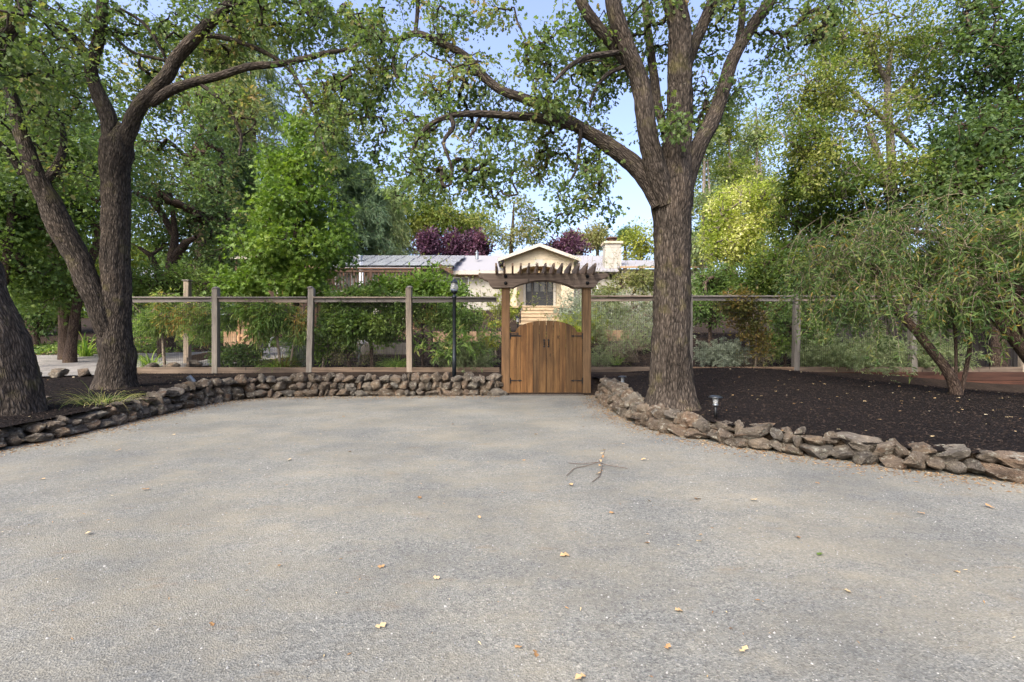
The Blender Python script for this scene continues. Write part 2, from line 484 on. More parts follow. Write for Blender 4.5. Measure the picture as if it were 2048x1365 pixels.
def glass_mat(name):
    m, nt, bs, _ = new_mat(name)
    co = nd(nt, 'ShaderNodeTexCoord').outputs['Object']
    n1 = noise(nt, co, 22, 3, 0.6)
    nt.links.new(ramp(nt, n1, [(0.35, (0.25, 0.25, 0.24)), (0.6, (0.75, 0.75, 0.73))]), bs.inputs['Base Color'])
    bs.inputs['Roughness'].default_value = 0.12
    bs.inputs['Transmission Weight'].default_value = 0.55
    bs.inputs['IOR'].default_value = 1.45
    return m
M['globe'] = glass_mat('lamp_globe_glass')

L = {}
def lm(key, *cols, trans=0.5, rough=0.5):
    n = len(cols)
    k = 1.0 if key in ('chips', 'pebble', 'litter') else 1.5
    L[key] = leaf_mat('leaf_' + key, [(i / (n - 1), tuple(v * k for v in c)) for i, c in enumerate(cols)], trans, rough)
lm('oak', (0.033, 0.056, 0.02), (0.056, 0.088, 0.03), (0.082, 0.118, 0.039), (0.118, 0.148, 0.05), (0.18, 0.125, 0.055))
lm('dark', (0.028, 0.052, 0.02), (0.05, 0.084, 0.03), (0.082, 0.122, 0.038), (0.125, 0.16, 0.05))
lm('mid', (0.035, 0.062, 0.018), (0.06, 0.098, 0.025), (0.098, 0.142, 0.034), (0.15, 0.185, 0.05))
lm('bright', (0.034, 0.062, 0.011), (0.06, 0.105, 0.016), (0.095, 0.148, 0.022), (0.15, 0.195, 0.034), trans=0.42)
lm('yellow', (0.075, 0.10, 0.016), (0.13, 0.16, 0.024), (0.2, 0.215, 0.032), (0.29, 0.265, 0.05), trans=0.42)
lm('olive', (0.07, 0.085, 0.03), (0.11, 0.125, 0.045), (0.165, 0.165, 0.065), (0.24, 0.19, 0.09))
lm('privet', (0.034, 0.06, 0.013), (0.06, 0.094, 0.018), (0.10, 0.132, 0.026), (0.165, 0.178, 0.042), (0.26, 0.25, 0.09))
lm('cream', (0.07, 0.11, 0.014), (0.13, 0.17, 0.022), (0.24, 0.27, 0.045), (0.40, 0.40, 0.14), (0.52, 0.49, 0.29))
lm('blue', (0.05, 0.085, 0.05), (0.085, 0.13, 0.075), (0.13, 0.18, 0.10), (0.17, 0.22, 0.12))
lm('conifer', (0.03, 0.055, 0.026), (0.055, 0.09, 0.038), (0.085, 0.125, 0.05), (0.13, 0.155, 0.06))
lm('paleconifer', (0.08, 0.11, 0.05), (0.12, 0.16, 0.07), (0.17, 0.2, 0.085), (0.24, 0.22, 0.12))
lm('plum', (0.024, 0.011, 0.02), (0.045, 0.018, 0.036), (0.08, 0.032, 0.058), (0.125, 0.055, 0.075), trans=0.25)
lm('silver', (0.08, 0.095, 0.065), (0.13, 0.15, 0.105), (0.19, 0.215, 0.155), (0.26, 0.28, 0.21), trans=0.2)
lm('greygreen', (0.07, 0.09, 0.045), (0.12, 0.15, 0.075), (0.18, 0.21, 0.11), (0.26, 0.27, 0.15))
lm('rust', (0.045, 0.06, 0.016), (0.075, 0.08, 0.02), (0.12, 0.09, 0.024), (0.17, 0.10, 0.03))
lm('vine', (0.04, 0.075, 0.018), (0.075, 0.125, 0.03), (0.12, 0.18, 0.045), (0.19, 0.23, 0.075), (0.28, 0.17, 0.05))
lm('bottle', (0.02, 0.043, 0.014), (0.042, 0.075, 0.022), (0.075, 0.115, 0.032), (0.13, 0.15, 0.05), (0.38, 0.19, 0.03))
lm('grass', (0.05, 0.10, 0.018), (0.09, 0.16, 0.026), (0.15, 0.22, 0.04), (0.23, 0.27, 0.07))
lm('drygrass', (0.07, 0.12, 0.03), (0.15, 0.19, 0.05), (0.30, 0.27, 0.11), (0.46, 0.38, 0.2))
lm('litter', (0.16, 0.08, 0.03), (0.34, 0.2, 0.09), (0.5, 0.38, 0.21), (0.62, 0.54, 0.38), trans=0.1, rough=0.8)
lm('chips', (0.006, 0.004, 0.004), (0.013, 0.009, 0.008), (0.024, 0.016, 0.013), (0.05, 0.034, 0.026), trans=0.0, rough=1.0)
lm('pebble', (0.06, 0.06, 0.06), (0.14, 0.14, 0.14), (0.2, 0.199, 0.194), (0.34, 0.33, 0.30), trans=0.0, rough=0.95)

# ------------------------------------------------------------------ leaf shapes (x across, y along, z up), unit length
def fan(outline, fold=0.12):
    v = [(0, 0.42, -0.02)] + [(x, y, fold * abs(x) - 0.25 * (y - 0.4) ** 2) for x, y in outline]
    n = len(outline)
    return np.array(v, float), np.array([(0, 1 + i, 1 + (i + 1) % n) for i in range(n)])
LEAF = {
    'kite': (np.array([(0, 0, 0), (0.28, 0.45, 0.06), (0, 1, -0.08), (-0.28, 0.45, 0.06)], float), np.array([(0, 1, 2), (0, 2, 3)])),
    'lance': (np.array([(0, 0, 0), (0.12, 0.4, 0.03), (0, 1, -0.18), (-0.12, 0.4, 0.03)], float), np.array([(0, 1, 2), (0, 2, 3)])),
    'needle': (np.array([(0, 0, 0), (0.06, 0.5, 0.0), (0, 1, -0.1), (-0.06, 0.5, 0.0)], float), np.array([(0, 1, 2), (0, 2, 3)])),
    'oak': fan([(0, 0), (0.34, 0.28), (0.12, 0.44), (0.38, 0.72), (0.0, 1.05), (-0.38, 0.72), (-0.12, 0.44), (-0.34, 0.28)]),
    'star': fan([(0.03, 0), (0.5, 0.18), (0.2, 0.38), (0.46, 0.78), (0.12, 0.62), (0, 1.05), (-0.12, 0.62), (-0.46, 0.78), (-0.2, 0.38), (-0.5, 0.18)]),
}
def unit(a):
    return a / (np.linalg.norm(a, axis=-1, keepdims=True) + 1e-9)

def leaves_np(pos, d, size, shape, up=0.5):
    T, Fc = LEAF[shape]
    N = len(pos)
    d = unit(d)
    n = rng.normal(size=(N, 3)) * 0.6 + np.array([0, 0, up])
    x = unit(np.cross(d, n))
    n = np.cross(x, d)
    V = pos[:, None] + size[:, None, None] * (T[None, :, 0:1] * x[:, None] + T[None, :, 1:2] * d[:, None] + T[None, :, 2:3] * n[:, None])
    k = len(T)
    Q = Fc[None] + (np.arange(N) * k)[:, None, None]
    return V.reshape(-1, 3), Q.reshape(-1, 3), k

def leaf_obj(name, pos, d, size, shape, mat, parent, rnd=None, up=0.5):
    V, Q, k = leaves_np(pos, d, size, shape, up)
    if rnd is None: rnd = rng.random(len(pos))
    me = np_mesh(name, V - (root_off(parent) if parent is not None else 0), Q, mat, False, {'rnd': np.repeat(rnd, k)})
    return obj(name, me, parent)

# ------------------------------------------------------------------ trees and shrubs
def B(px, py, Y, rx, ry, rd, n):
    """a clump of foliage: centre, half sizes in metres and the number of leafy twig ends in it"""
    s = Y / F
    return (P(px, py, Y), np.array([rx * s, rd, ry * s]), n)

def sample(blobs, nf, thr, seed, shell):
    out = []
    for c, r, n in blobs:
        got, tries = [], 0
        while len(got) < n and tries < 40:
            tries += 1
            q = rng.normal(size=(n * 3, 3))
            q = unit(q) * (rng.random((len(q), 1)) ** shell)
            p = c + q * r
            # uneven outline and open gaps
            keep = fbm(p * nf, 2, seed) > thr + 0.12 * (np.linalg.norm(q, axis=1) - 0.6)
            got += list(p[keep])
        out += got[:n]
    return np.array(out)

def attach(T, S):
    N, m = len(T), len(S)
    D = ((T[:, None] - S[None]) ** 2).sum(-1)
    par = D.argmin(1)
    d = D.min(1)
    live = d.copy()
    order = []
    for _ in range(N):
        i = int(live.argmin())
        order.append(i)
        live[i] = np.inf
        n2 = ((T - T[i]) ** 2).sum(1) * 1.2
        b = (n2 < d) & np.isfinite(live)
        d[b] = n2[b]; live[b] = n2[b]; par[b] = m + i
    return par, order

def grow(name, label, cat, trunks, blobs, leaf='kite', mat='mid', bark='bark_brown', lpt=14, tr=0.22, size=0.1, twig=0.006,
         droop=0.2, nf=1.1, thr=0.46, sides=8, rough=0.0, group=None, zmin=None, seed=None, shell=0.45, up=0.5, sag=0.04, base=None, step=0.25, limbs='limb', rmax=1.0, rndsh=0.0):
    seed = seed if seed is not None else random.randrange(999)
    t0 = np.array(trunks[0], float)
    if t0[0, 1] > 11.5:                     # stand the stem on the slope
        g_ = float(hill(t0[0, 0], t0[0, 1])) - 0.03
        if g_ < t0[0, 2] - 0.05: t0 = np.vstack([[t0[0, 0], t0[0, 1], g_, t0[0, 3] * 1.1], t0])
        trunks = [t0] + list(trunks[1:])
    root = thing(name, base if base is not None else t0[0, :3], label, cat, group)
    off = root_off(root)
    S, SR = [], []
    for i, t in enumerate(trunks):
        c = catmull(t, step if not rough else 0.06)
        if rough:
            j = c[:, :3] + (fbm(np.c_[c[:, 2] * 1.3, c[:, 0] * 1.3 + i * 9, c[:, 1] * 0 + 3], 2, seed)[:, None] - 0.5) * 0.10 * np.array([1, 1, 0.3]) * np.minimum(1, np.arange(len(c)) / 12)[:, None]
            c = np.c_[j, c[:, 3]]
        r0 = c[:, 3].max()
        sd = sides if not rough else int(np.clip(r0 * 190, 10, 56))
        V, Q, bk = tube(c, sd, rough * min(1, r0 / 0.2), seed + i)
        me = np_mesh('trunk', V - off, Q, M[bark], True, {'bk': bk})
        obj('trunk' if i == 0 else limbs, me, root)
        k = slice(None, None, 4) if rough else slice(None)
        S.append(c[k, :3]); SR.append(c[k, 3])
    S, SR = np.vstack(S), np.concatenate(SR)
    if zmin is not None:
        ok = S[:, 2] > zmin
        S, SR = S[ok], SR[ok]
    T = sample(blobs, nf, thr, seed, shell)
    par, order = attach(T, S)
    m = len(S)
    cnt = np.ones(len(T))
    for i in reversed(order):
        if par[i] >= m: cnt[par[i] - m] += cnt[i]
    rad = np.minimum(twig * cnt ** 0.5, rmax)
    A = np.where((par >= m)[:, None], T[np.maximum(par - m, 0)], S[np.minimum(par, m - 1)])
    ra = np.where(par >= m, rad[np.maximum(par - m, 0)], np.minimum(SR[np.minimum(par, m - 1)] * 0.6, rad * 1.4))
    ra = np.minimum(ra, rad * 1.5)
    ln = np.linalg.norm(T - A, axis=1)
    mid = (A + T) / 2 + rng.normal(size=T.shape) * 0.13 * ln[:, None]
    mid[:, 2] += sag * ln * 2
    d = unit(T - A)
    x = unit(np.cross(d, np.array([0.31, 0.2, 0.93])))
    y = np.cross(d, x)
    ns = 4 if rough else 3
    ang = np.arange(ns) / ns * 2 * np.pi
    rings = [c[:, None] + r[:, None, None] * (np.cos(ang)[None, :, None] * x[:, None] + np.sin(ang)[None, :, None] * y[:, None])
             for c, r in ((A, ra), (mid, (ra + rad) / 2), (T, rad * 0.7))]
    V = np.stack(rings, 1)                               # N,3,ns,3
    b = (np.arange(len(T)) * 3 * ns)[:, None, None]
    i = (np.arange(2) * ns)[None, :, None]
    k = np.arange(ns)[None, None]
    k2 = (k + 1) % ns
    Q = np.stack([b + i + k, b + i + k2, b + i + ns + k2, b + i + ns + k], -1).reshape(-1, 4)
    Vf = V.reshape(-1, 3)
    bk = np.stack([np.tile(np.cos(ang) * 0.02, len(T) * 3), np.tile(np.sin(ang) * 0.02, len(T) * 3), Vf[:, 2] + Vf[:, 0]], -1)
    tw = obj('twigs', np_mesh('twigs', Vf - off, Q, M[bark], True, {'bk': bk}), root)
    tw['kind'] = 'stuff'
    # leaves round each twig end and along its last stretch
    n = rng.poisson(lpt, len(T)).clip(2)
    ti = np.repeat(np.arange(len(T)), n)
    N = len(ti)
    u = 0.45 + 0.55 * rng.random((N, 1))
    jit = rng.normal(size=(N, 3)) * tr * 0.55
    pos = mid[ti] * (1 - u) + T[ti] * u + jit
    pos[:, 2] -= np.abs(rng.normal(size=N)) * tr * droop
    dd = unit(jit) * 0.8 + d[ti] * 0.5 + rng.normal(size=(N, 3)) * 0.35 + np.array([0, 0, -droop])
    sz = size * (0.42 + 0.95 * rng.random(N))
    clump = fbm(T * 1.1 / max(0.3, tr * 3), 2, seed + 3)[ti]
    rnd = np.clip(0.45 * rng.random(N) + 1.1 * (clump - 0.5) + 0.28 + rndsh, 0, 1)
    leaf_obj('crown', pos, dd, sz, leaf, L[mat], root, rnd, up)
    return root

# ------------------------------------------------------------------ terrain
def sstep(a, b, x):
    t = np.clip((np.asarray(x, float) - a) / (b - a), 0, 1)
    return t * t * (3 - 2 * t)

def hill(x, y):
    """ground beyond the fence line"""
    x, y = np.asarray(x, float), np.asarray(y, float)
    right = 0.40 + np.clip(y - 11.6, 0, 15.9) * 0.107 + np.clip(y - 27.5, 0, 2.3) * 0.44 + np.clip(y - 30, 0, 60) * 0.06
    left = 0.34 + np.clip(y - 11, 0, 6) * 0.062 + np.clip(y - 17, 0, 13) * 0.11 + np.clip(y - 30, 0, 60) * 0.07
    w = sstep(-8.5, -4.0, x)
    z = left * (1 - w) + right * w
    z = z - 0.30 * sstep(7.5, 12.5, x) * (1 - sstep(12, 17, y))
    return z

def bed(x, y):
    """mulch in front of the fence"""
    x, y = np.asarray(x, float), np.asarray(y, float)
    near = 0.185 + 0.022 * (y - 4.0)
    zl = np.minimum(near + 0.02, 0.37)
    bump_ = 0.16 * np.exp(-((x - 5.2) / 2.4) ** 2) * sstep(7.5, 11.2, y)
    zr = np.minimum(near, 0.40) + bump_ - 0.42 * sstep(6.0, 12.5, x) * sstep(5.5, 11.4, y)
    return np.where(x > 0.6, zr, zl) + 0.02 * (fbm(np.c_[np.ravel(x) * 1.7, np.ravel(y) * 1.7, np.ravel(x) * 0], 3, 4).reshape(np.shape(x)) - 0.5)

def grid_sheet(name, xs, ys, hf, mat, inside=None):
    X, Yg = np.meshgrid(xs, ys)
    Z = hf(X, Yg)
    V = np.stack([X, Yg, Z], -1).reshape(-1, 3)
    nx = len(xs)
    i = (np.arange(len(ys) - 1) * nx)[:, None] + np.arange(nx - 1)[None]
    Q = np.stack([i, i + 1, i + nx + 1, i + nx], -1).reshape(-1, 4)
    if inside is not None:
        c = V[Q].mean(1)
        Q = Q[inside(c[:, 0], c[:, 1])]
    o = obj(name, np_mesh(name, V, Q, mat, True))
    o['kind'] = 'structure'
    return o

def inpoly(x, y, poly):
    c = np.zeros(np.shape(x), bool)
    n = len(poly)
    for i in range(n):
        (x1, y1), (x2, y2) = poly[i], poly[(i + 1) % n]
        cond = (y1 > y) != (y2 > y)
        with np.errstate(divide='ignore', invalid='ignore'):
            c ^= cond & (x < (x2 - x1) * (y - y1) / (y2 - y1 + 1e-12) + x1)
    return c

WALL_L = [(-5.75, 2.6), (-5.52, 3.8), (-5.42, 4.97), (-5.33, 5.6), (-5.36, 6.3), (-5.45, 7.1), (-5.50, 8.0), (-5.45, 8.75), (-5.1, 9.3), (-4.4, 9.52), (-3, 9.62), (-1.6, 9.68), (-0.27, 9.72)]
WALL_R = [(1.78, 9.75), (1.70, 9.1), (1.62, 7.9), (1.64, 6.95), (1.76, 6.25), (1.95, 5.72), (2.22, 5.36), (2.5, 5.0), (2.95, 4.64), (3.4, 4.28), (3.75, 4.06), (4.15, 3.8), (4.7, 3.5), (5.6, 3.1), (6.8, 2.7)]
FY = 11.4                                # the fence line
bed_l = [(x - 0.08, y) for x, y in WALL_L[:8]] + [(x, y + 0.1) for x, y in WALL_L[8:]] + [(-0.22, FY), (-8.9, FY), (-9.5, 10.9), (-10.5, 10.2), (-14, 9.3), (-14, 2.6)]
bed_r = [(x + 0.1, y + 0.03) for x, y in WALL_R] + [(16, 2.7), (16, FY), (1.68, FY)]

def base_h(x, y):
    h = hill(x, y)
    yard = 1 - sstep(9.6, 10.6, y)
    lo = -0.06 + 0 * x
    z = h * (1 - yard) + lo * yard
    far = sstep(90, 160, np.hypot(x, y))
    return z * (1 - far) + 4.5 * far
xs = np.concatenate([[-900, -400, -200, -120, -80], np.arange(-60, 60.1, 0.6), [80, 120, 200, 400, 900]])
ys = np.concatenate([[-300, -100, -40, -15, 0, 5, 9.0], np.arange(9.6, 60, 0.5), [62, 70, 80, 100, 130, 200, 400, 900]])
grid_sheet('ground', xs, ys, base_h, M['soil'])
def gh(x, y):
    return 0.006 * (fbm(np.c_[np.ravel(x) * 1.4, np.ravel(y) * 1.4, 0 * np.ravel(x)], 3, 8).reshape(np.shape(x)) - 0.5) + 0.02 * sstep(9.0, 9.9, y)
yard_poly = [(x - 0.18, y + 0.15) for x, y in WALL_L] + [(-0.27, 11.2), (1.9, 11.2)] + [(x + 0.18, y + 0.1) for x, y in WALL_R] + [(30, 2.0), (30, -20), (-30, -20), (-30, 2.6)]
grid_sheet('gravel_drive', np.concatenate([[-30, -20, -12], np.arange(-8, 8.01, 0.1), [12, 20, 30]]), np.concatenate([[-20, -10, -4], np.arange(-2, 11.3, 0.1)]), gh, M['gravel'], lambda x, y: inpoly(x, y, yard_poly))
grid_sheet('mulch_bed', np.arange(-14, 0.01, 0.09), np.arange(2.6, FY + 0.05, 0.09), bed, M['mulch'], lambda x, y: inpoly(x, y, bed_l))
grid_sheet('mulch_bed', np.arange(1.5, 16, 0.09), np.arange(2.6, FY + 0.05, 0.09), bed, M['mulch'], lambda x, y: inpoly(x, y, bed_r))
path_poly = [(-20, 8.2), (-14, 9.3), (-10.5, 10.2), (-9.5, 10.9), (-9.0, 11.8), (-8.2, 12.9), (-7.3, 14.3), (-6.2, 16), (-5.4, 18.2), (-5.6, 20.5), (-8.3, 19.2), (-11.2, 17.2), (-15, 16.0), (-22, 15.6)]
grid_sheet('asphalt_path', np.arange(-20, -5, 0.15), np.arange(8.1, 20.6, 0.15), lambda x, y: hill(x, y) + 0.03, M['asphalt'], lambda x, y: inpoly(x, y, path_poly))

# loose stones on the gravel and shredded bark on the mulch: real pieces nobody could count
def scatter(n, x0, x1, y0, y1, poly, bias=1.0):
    q = np.c_[rng.uniform(x0, x1, n), y0 + (y1 - y0) * rng.random(n) ** bias]
    return q[inpoly(q[:, 0], q[:, 1], poly)]
q = scatter(90000, -6.5, 6.5, 1.0, 9.6, yard_poly, 1.9)
q = q[np.abs(q[:, 0]) < q[:, 1] * 1.15 + 0.5]
N = len(q)
s = rng.gamma(3.0, 0.0008, N).clip(0.0011, 0.008)
a0 = rng.random(N) * 6.28
pz = gh(q[:, 0], q[:, 1])
ring = [np.c_[q[:, 0] + s * np.cos(a0 + k * 1.57) * rng.uniform(0.7, 1.3, N), q[:, 1] + s * np.sin(a0 + k * 1.57) * rng.uniform(0.7, 1.3, N), pz - 0.001] for k in range(4)]
top = np.c_[q[:, 0] + rng.normal(size=N) * s * 0.3, q[:, 1] + rng.normal(size=N) * s * 0.3, pz + s * rng.uniform(0.5, 1.0, N)]
V = np.stack(ring + [top], 1).reshape(-1, 3)
Q = (np.array([(0, 1, 4), (1, 2, 4), (2, 3, 4), (3, 0, 4)])[None] + (np.arange(N) * 5)[:, None, None]).reshape(-1, 3)
o = obj('loose_gravel', np_mesh('loose_gravel', V, Q, L['pebble'], True, {'rnd': np.repeat(rng.random(N), 5)}))
tag(o, 'fine grey crushed gravel scattered over the open yard', 'gravel', kind='stuff')
q = np.vstack([scatter(90000, 1.5, 14, 2.8, FY, bed_r, 1.2), scatter(60000, -13, 0, 3.0, FY, bed_l, 1.1)])
N = len(q)
pos = np.c_[q, bed(q[:, 0], q[:, 1]) + rng.random(N) * 0.02]
dd = np.c_[rng.normal(size=(N, 2)), rng.normal(size=N) * 0.4]
o = leaf_obj('bark_mulch', pos, dd, rng.uniform(0.014, 0.045, N), 'lance', L['chips'], None, None, 0.6)
tag(o, 'dark brown shredded bark mulch covering the raised beds', 'mulch', kind='stuff')
yb = rng.uniform(11.7, 22, 60000)
xb = rng.uniform(-4.5, 13, 60000)
pos = np.c_[xb, yb, hill(xb, yb) + rng.random(60000) * 0.03]
o = leaf_obj('bark_mulch', pos, np.c_[rng.normal(size=(60000, 2)), rng.normal(size=60000) * 0.4], rng.uniform(0.04, 0.11, 60000), 'lance', L['chips'], None, rng.random(60000) ** 0.8, 0.6)
tag(o, 'dark bark mulch covering the garden slope behind the wire fence', 'mulch', kind='stuff')

# pale fallen leaves lying in the mulch
q = np.vstack([scatter(420, 1.7, 13, 3.0, FY, bed_r), scatter(170, -12, -0.3, 3.2, FY, bed_l)])
N = len(q)
o = leaf_obj('leaf_litter', np.c_[q, bed(q[:, 0], q[:, 1]) + 0.015], np.c_[rng.normal(size=(N, 2)), np.zeros(N)], rng.uniform(0.018, 0.055, N), 'oak', L['litter'], None, 0.25 + 0.7 * rng.random(N), 3.0)
tag(o, 'small pale dry leaves sprinkled over the dark mulch beds', 'fallen leaves', kind='stuff')
def near_wall(n, path, sgn):
    p = catmull([(x, y, 0, 0) for x, y in path], 0.05)[:, :2]
    t = unit(np.gradient(p, axis=0)); i = rng.integers(0, len(p), n)
    nrm = np.c_[t[i, 1], -t[i, 0]] * sgn
    return p[i] + nrm * (np.abs(rng.normal(size=(n, 1))) * 0.22 - 0.05)
qd = np.vstack([near_wall(5200, WALL_L, 1), near_wall(4200, WALL_R, 1)])
N = len(qd)
o = leaf_obj('wall_debris', np.c_[qd, gh(qd[:, 0], qd[:, 1]) + 0.006], np.c_[rng.normal(size=(N, 2)), rng.normal(size=N) * 0.15], rng.uniform(0.012, 0.045, N), 'lance', L['litter'], None, rng.random(N) ** 2.2 * 0.6, 3.0)
tag(o, 'brown leaf crumbs and soil gathered along the foot of the stone walls', 'debris', kind='stuff')
q = scatter(1300, -6, 6, 1.3, 9.5, yard_poly)
N = len(q)
o = leaf_obj('leaf_litter', np.c_[q, gh(q[:, 0], q[:, 1]) + 0.006], np.c_[rng.normal(size=(N, 2)), np.zeros(N)], rng.uniform(0.006, 0.026, N), 'lance', L['litter'], None, rng.random(N) ** 1.8 * 0.8, 3.0)
tag(o, 'tiny bits of twig and leaf strewn on the gravel', 'debris', kind='stuff')
#PART2
# ------------------------------------------------------------------ dry stone walls: every stone a mesh of its own
def rock_mesh(k):
    import bmesh
    r = np.random.default_rng(100 + k)
    bm = bmesh.new()
    bmesh.ops.create_icosphere(bm, subdivisions=3, radius=1)
    v = np.array([q.co for q in bm.verts])
    v = np.sign(v) * np.abs(v) ** 0.8
    for _ in range(12):                                  # flat broken faces
        n = unit(r.normal(size=3)); dlim = r.uniform(0.5, 0.9)
        over = np.clip(v @ n - dlim, 0, None)
        v -= over[:, None] * n
    v += 0.34 * (fbm(v * 2.2 + k * 5, 3, k)[:, None] - 0.5) * unit(v) * 1.4
    v /= np.abs(v).max(0)
    for q, c in zip(bm.verts, v * 0.5): q.co = c
    me = bpy.data.meshes.new('stone')
    bm.to_mesh(me); bm.free()
    me.polygons.foreach_set('use_smooth', np.full(len(me.polygons), k % 3 == 0, dtype=bool))
    me.materials.append(M['stone'])
    return me
ROCKS = [rock_mesh(k) for k in range(22)]
def resample(path, step):
    p = catmull([(x, y, 0, 0) for x, y in path], 0.05)[:, :2]
    L_ = np.concatenate([[0], np.cumsum(np.linalg.norm(np.diff(p, axis=0), axis=1))])
    return p, L_
def stone_wall(name, path, side, label, hfun, rs):
    root = thing(name, (*path[len(path) // 2], 0), label, 'stone wall')
    off = root_off(root)
    p, L_ = resample(path, 0.05)
    tg = np.gradient(p, axis=0); tg = unit(tg)
    r = random.Random(rs)
    def put(s, off_in, z, w, dpt, hgt):
        i = min(len(p) - 1, int(np.searchsorted(L_, s)))
        nrm = np.array([-tg[i][1], tg[i][0]]) * side
        c = p[i] + nrm * off_in
        o = obj('stone', ROCKS[r.randrange(len(ROCKS))], root)
        o.location = (c[0] - off[0], c[1] - off[1], z - off[2])
        flip = r.choice((0, math.pi))
        o.rotation_euler = (r.gauss(0, 0.14) + r.choice((0, math.pi)), r.gauss(0, 0.16), math.atan2(tg[i][1], tg[i][0]) + r.gauss(0, 0.2) + flip)
        o.scale = (w, dpt, hgt)
    core = MB()
    for off_a, off_b in ((0.19, 0.36),):
        for i in range(0, len(p) - 4, 4):
            nr = [np.array([-tg[k][1], tg[k][0]]) * side for k in (i, i + 4)]
            z1 = hfun(p[i]) * 0.8
            q = [p[i] + nr[0] * off_a, p[i + 4] + nr[1] * off_a, p[i + 4] + nr[1] * off_b, p[i] + nr[0] * off_b]
            core.add([(*v, -0.05) for v in q] + [(*v, z1) for v in q], [(4, 5, 6, 7), (0, 1, 5, 4), (2, 3, 7, 6)])
    core.build('earth_fill', M['dirt'], root)
    total = L_[-1]
    ncourse = 3
    for c in range(ncourse):
        s = r.uniform(0, 0.12)
        while s < total:
            i = min(len(p) - 1, int(np.searchsorted(L_, s)))
            H = hfun(p[i])
            k = 3 if H > 0.33 else 2
            if c >= k:
                s += 0.15; continue
            hc = H / k
            w = r.choice((r.uniform(0.08, 0.16), r.uniform(0.15, 0.26), r.uniform(0.15, 0.26), r.uniform(0.24, 0.36))) * (1.05 if k == 2 else 0.88)
            if r.random() < 0.12: w *= 0.55
            z = hc * (c + 0.46) + r.uniform(-0.02, 0.025)
            put(s + w / 2, 0.10 + 0.05 * c + r.uniform(-0.03, 0.03), z, w * 1.32, r.uniform(0.26, 0.36), hc * r.uniform(1.1, 1.85))
            if c < k - 1 or r.random() < 0.75:       # smaller stones behind, against the mulch
                put(s + w / 2 + r.uniform(-.05, .05), 0.31 + r.uniform(-0.02, 0.05), z - 0.01 + r.uniform(-.03, .02), w * r.uniform(0.7, 1.1), r.uniform(0.16, 0.24), hc * r.uniform(0.8, 1.2))
            s += w * r.uniform(0.93, 1.02)
    return root
wl_ = [(x, y) for x, y in WALL_L]
stone_wall('stone_wall', wl_, 1, 'low dry stone wall curving along the left bed and up to the gate', lambda q: 0.19 + 0.25 * float(sstep(5.0, 9.4, q[1])), 5)
stone_wall('stone_wall', WALL_R, 1, 'low dry stone wall curving from the gate round the right bed', lambda q: 0.225 + 0.165 * float(sstep(4.6, 9.0, q[1])), 11)
# rough stones edging the asphalt path behind the second oak
root = thing('stone_edging', (-10.2, 11.4, 0.38), 'short row of rough stones edging the asphalt path behind the left oak', 'stone edging')
for i, (x, y) in enumerate([(-10.45, 10.2), (-10.1, 10.45), (-9.7, 10.65), (-9.4, 10.95), (-9.2, 11.3), (-9.0, 11.7), (-8.75, 12.1), (-8.45, 12.5)]):
    o = obj('stone', ROCKS[i * 3 % 22], root)
    o.location = (x + 10.2, y - 11.4, float(hill(x, y)) - 0.38 + 0.09)
    o.rotation_euler = (0.1 * i, 0, i); o.scale = (0.42, 0.34, 0.24)
# single stones lying apart
o = obj('field_stone', ROCKS[4]); o.location = (-5.02, 7.0, bed(-5.02, 7.0) + .02); o.location = (-7.05, 7.15, float(bed(-7.05, 7.15)) + 0.02); o.scale = (0.10, 0.08, 0.06)
tag(o, 'small white stone lying alone on the mulch beside the grass tuft', 'stone')

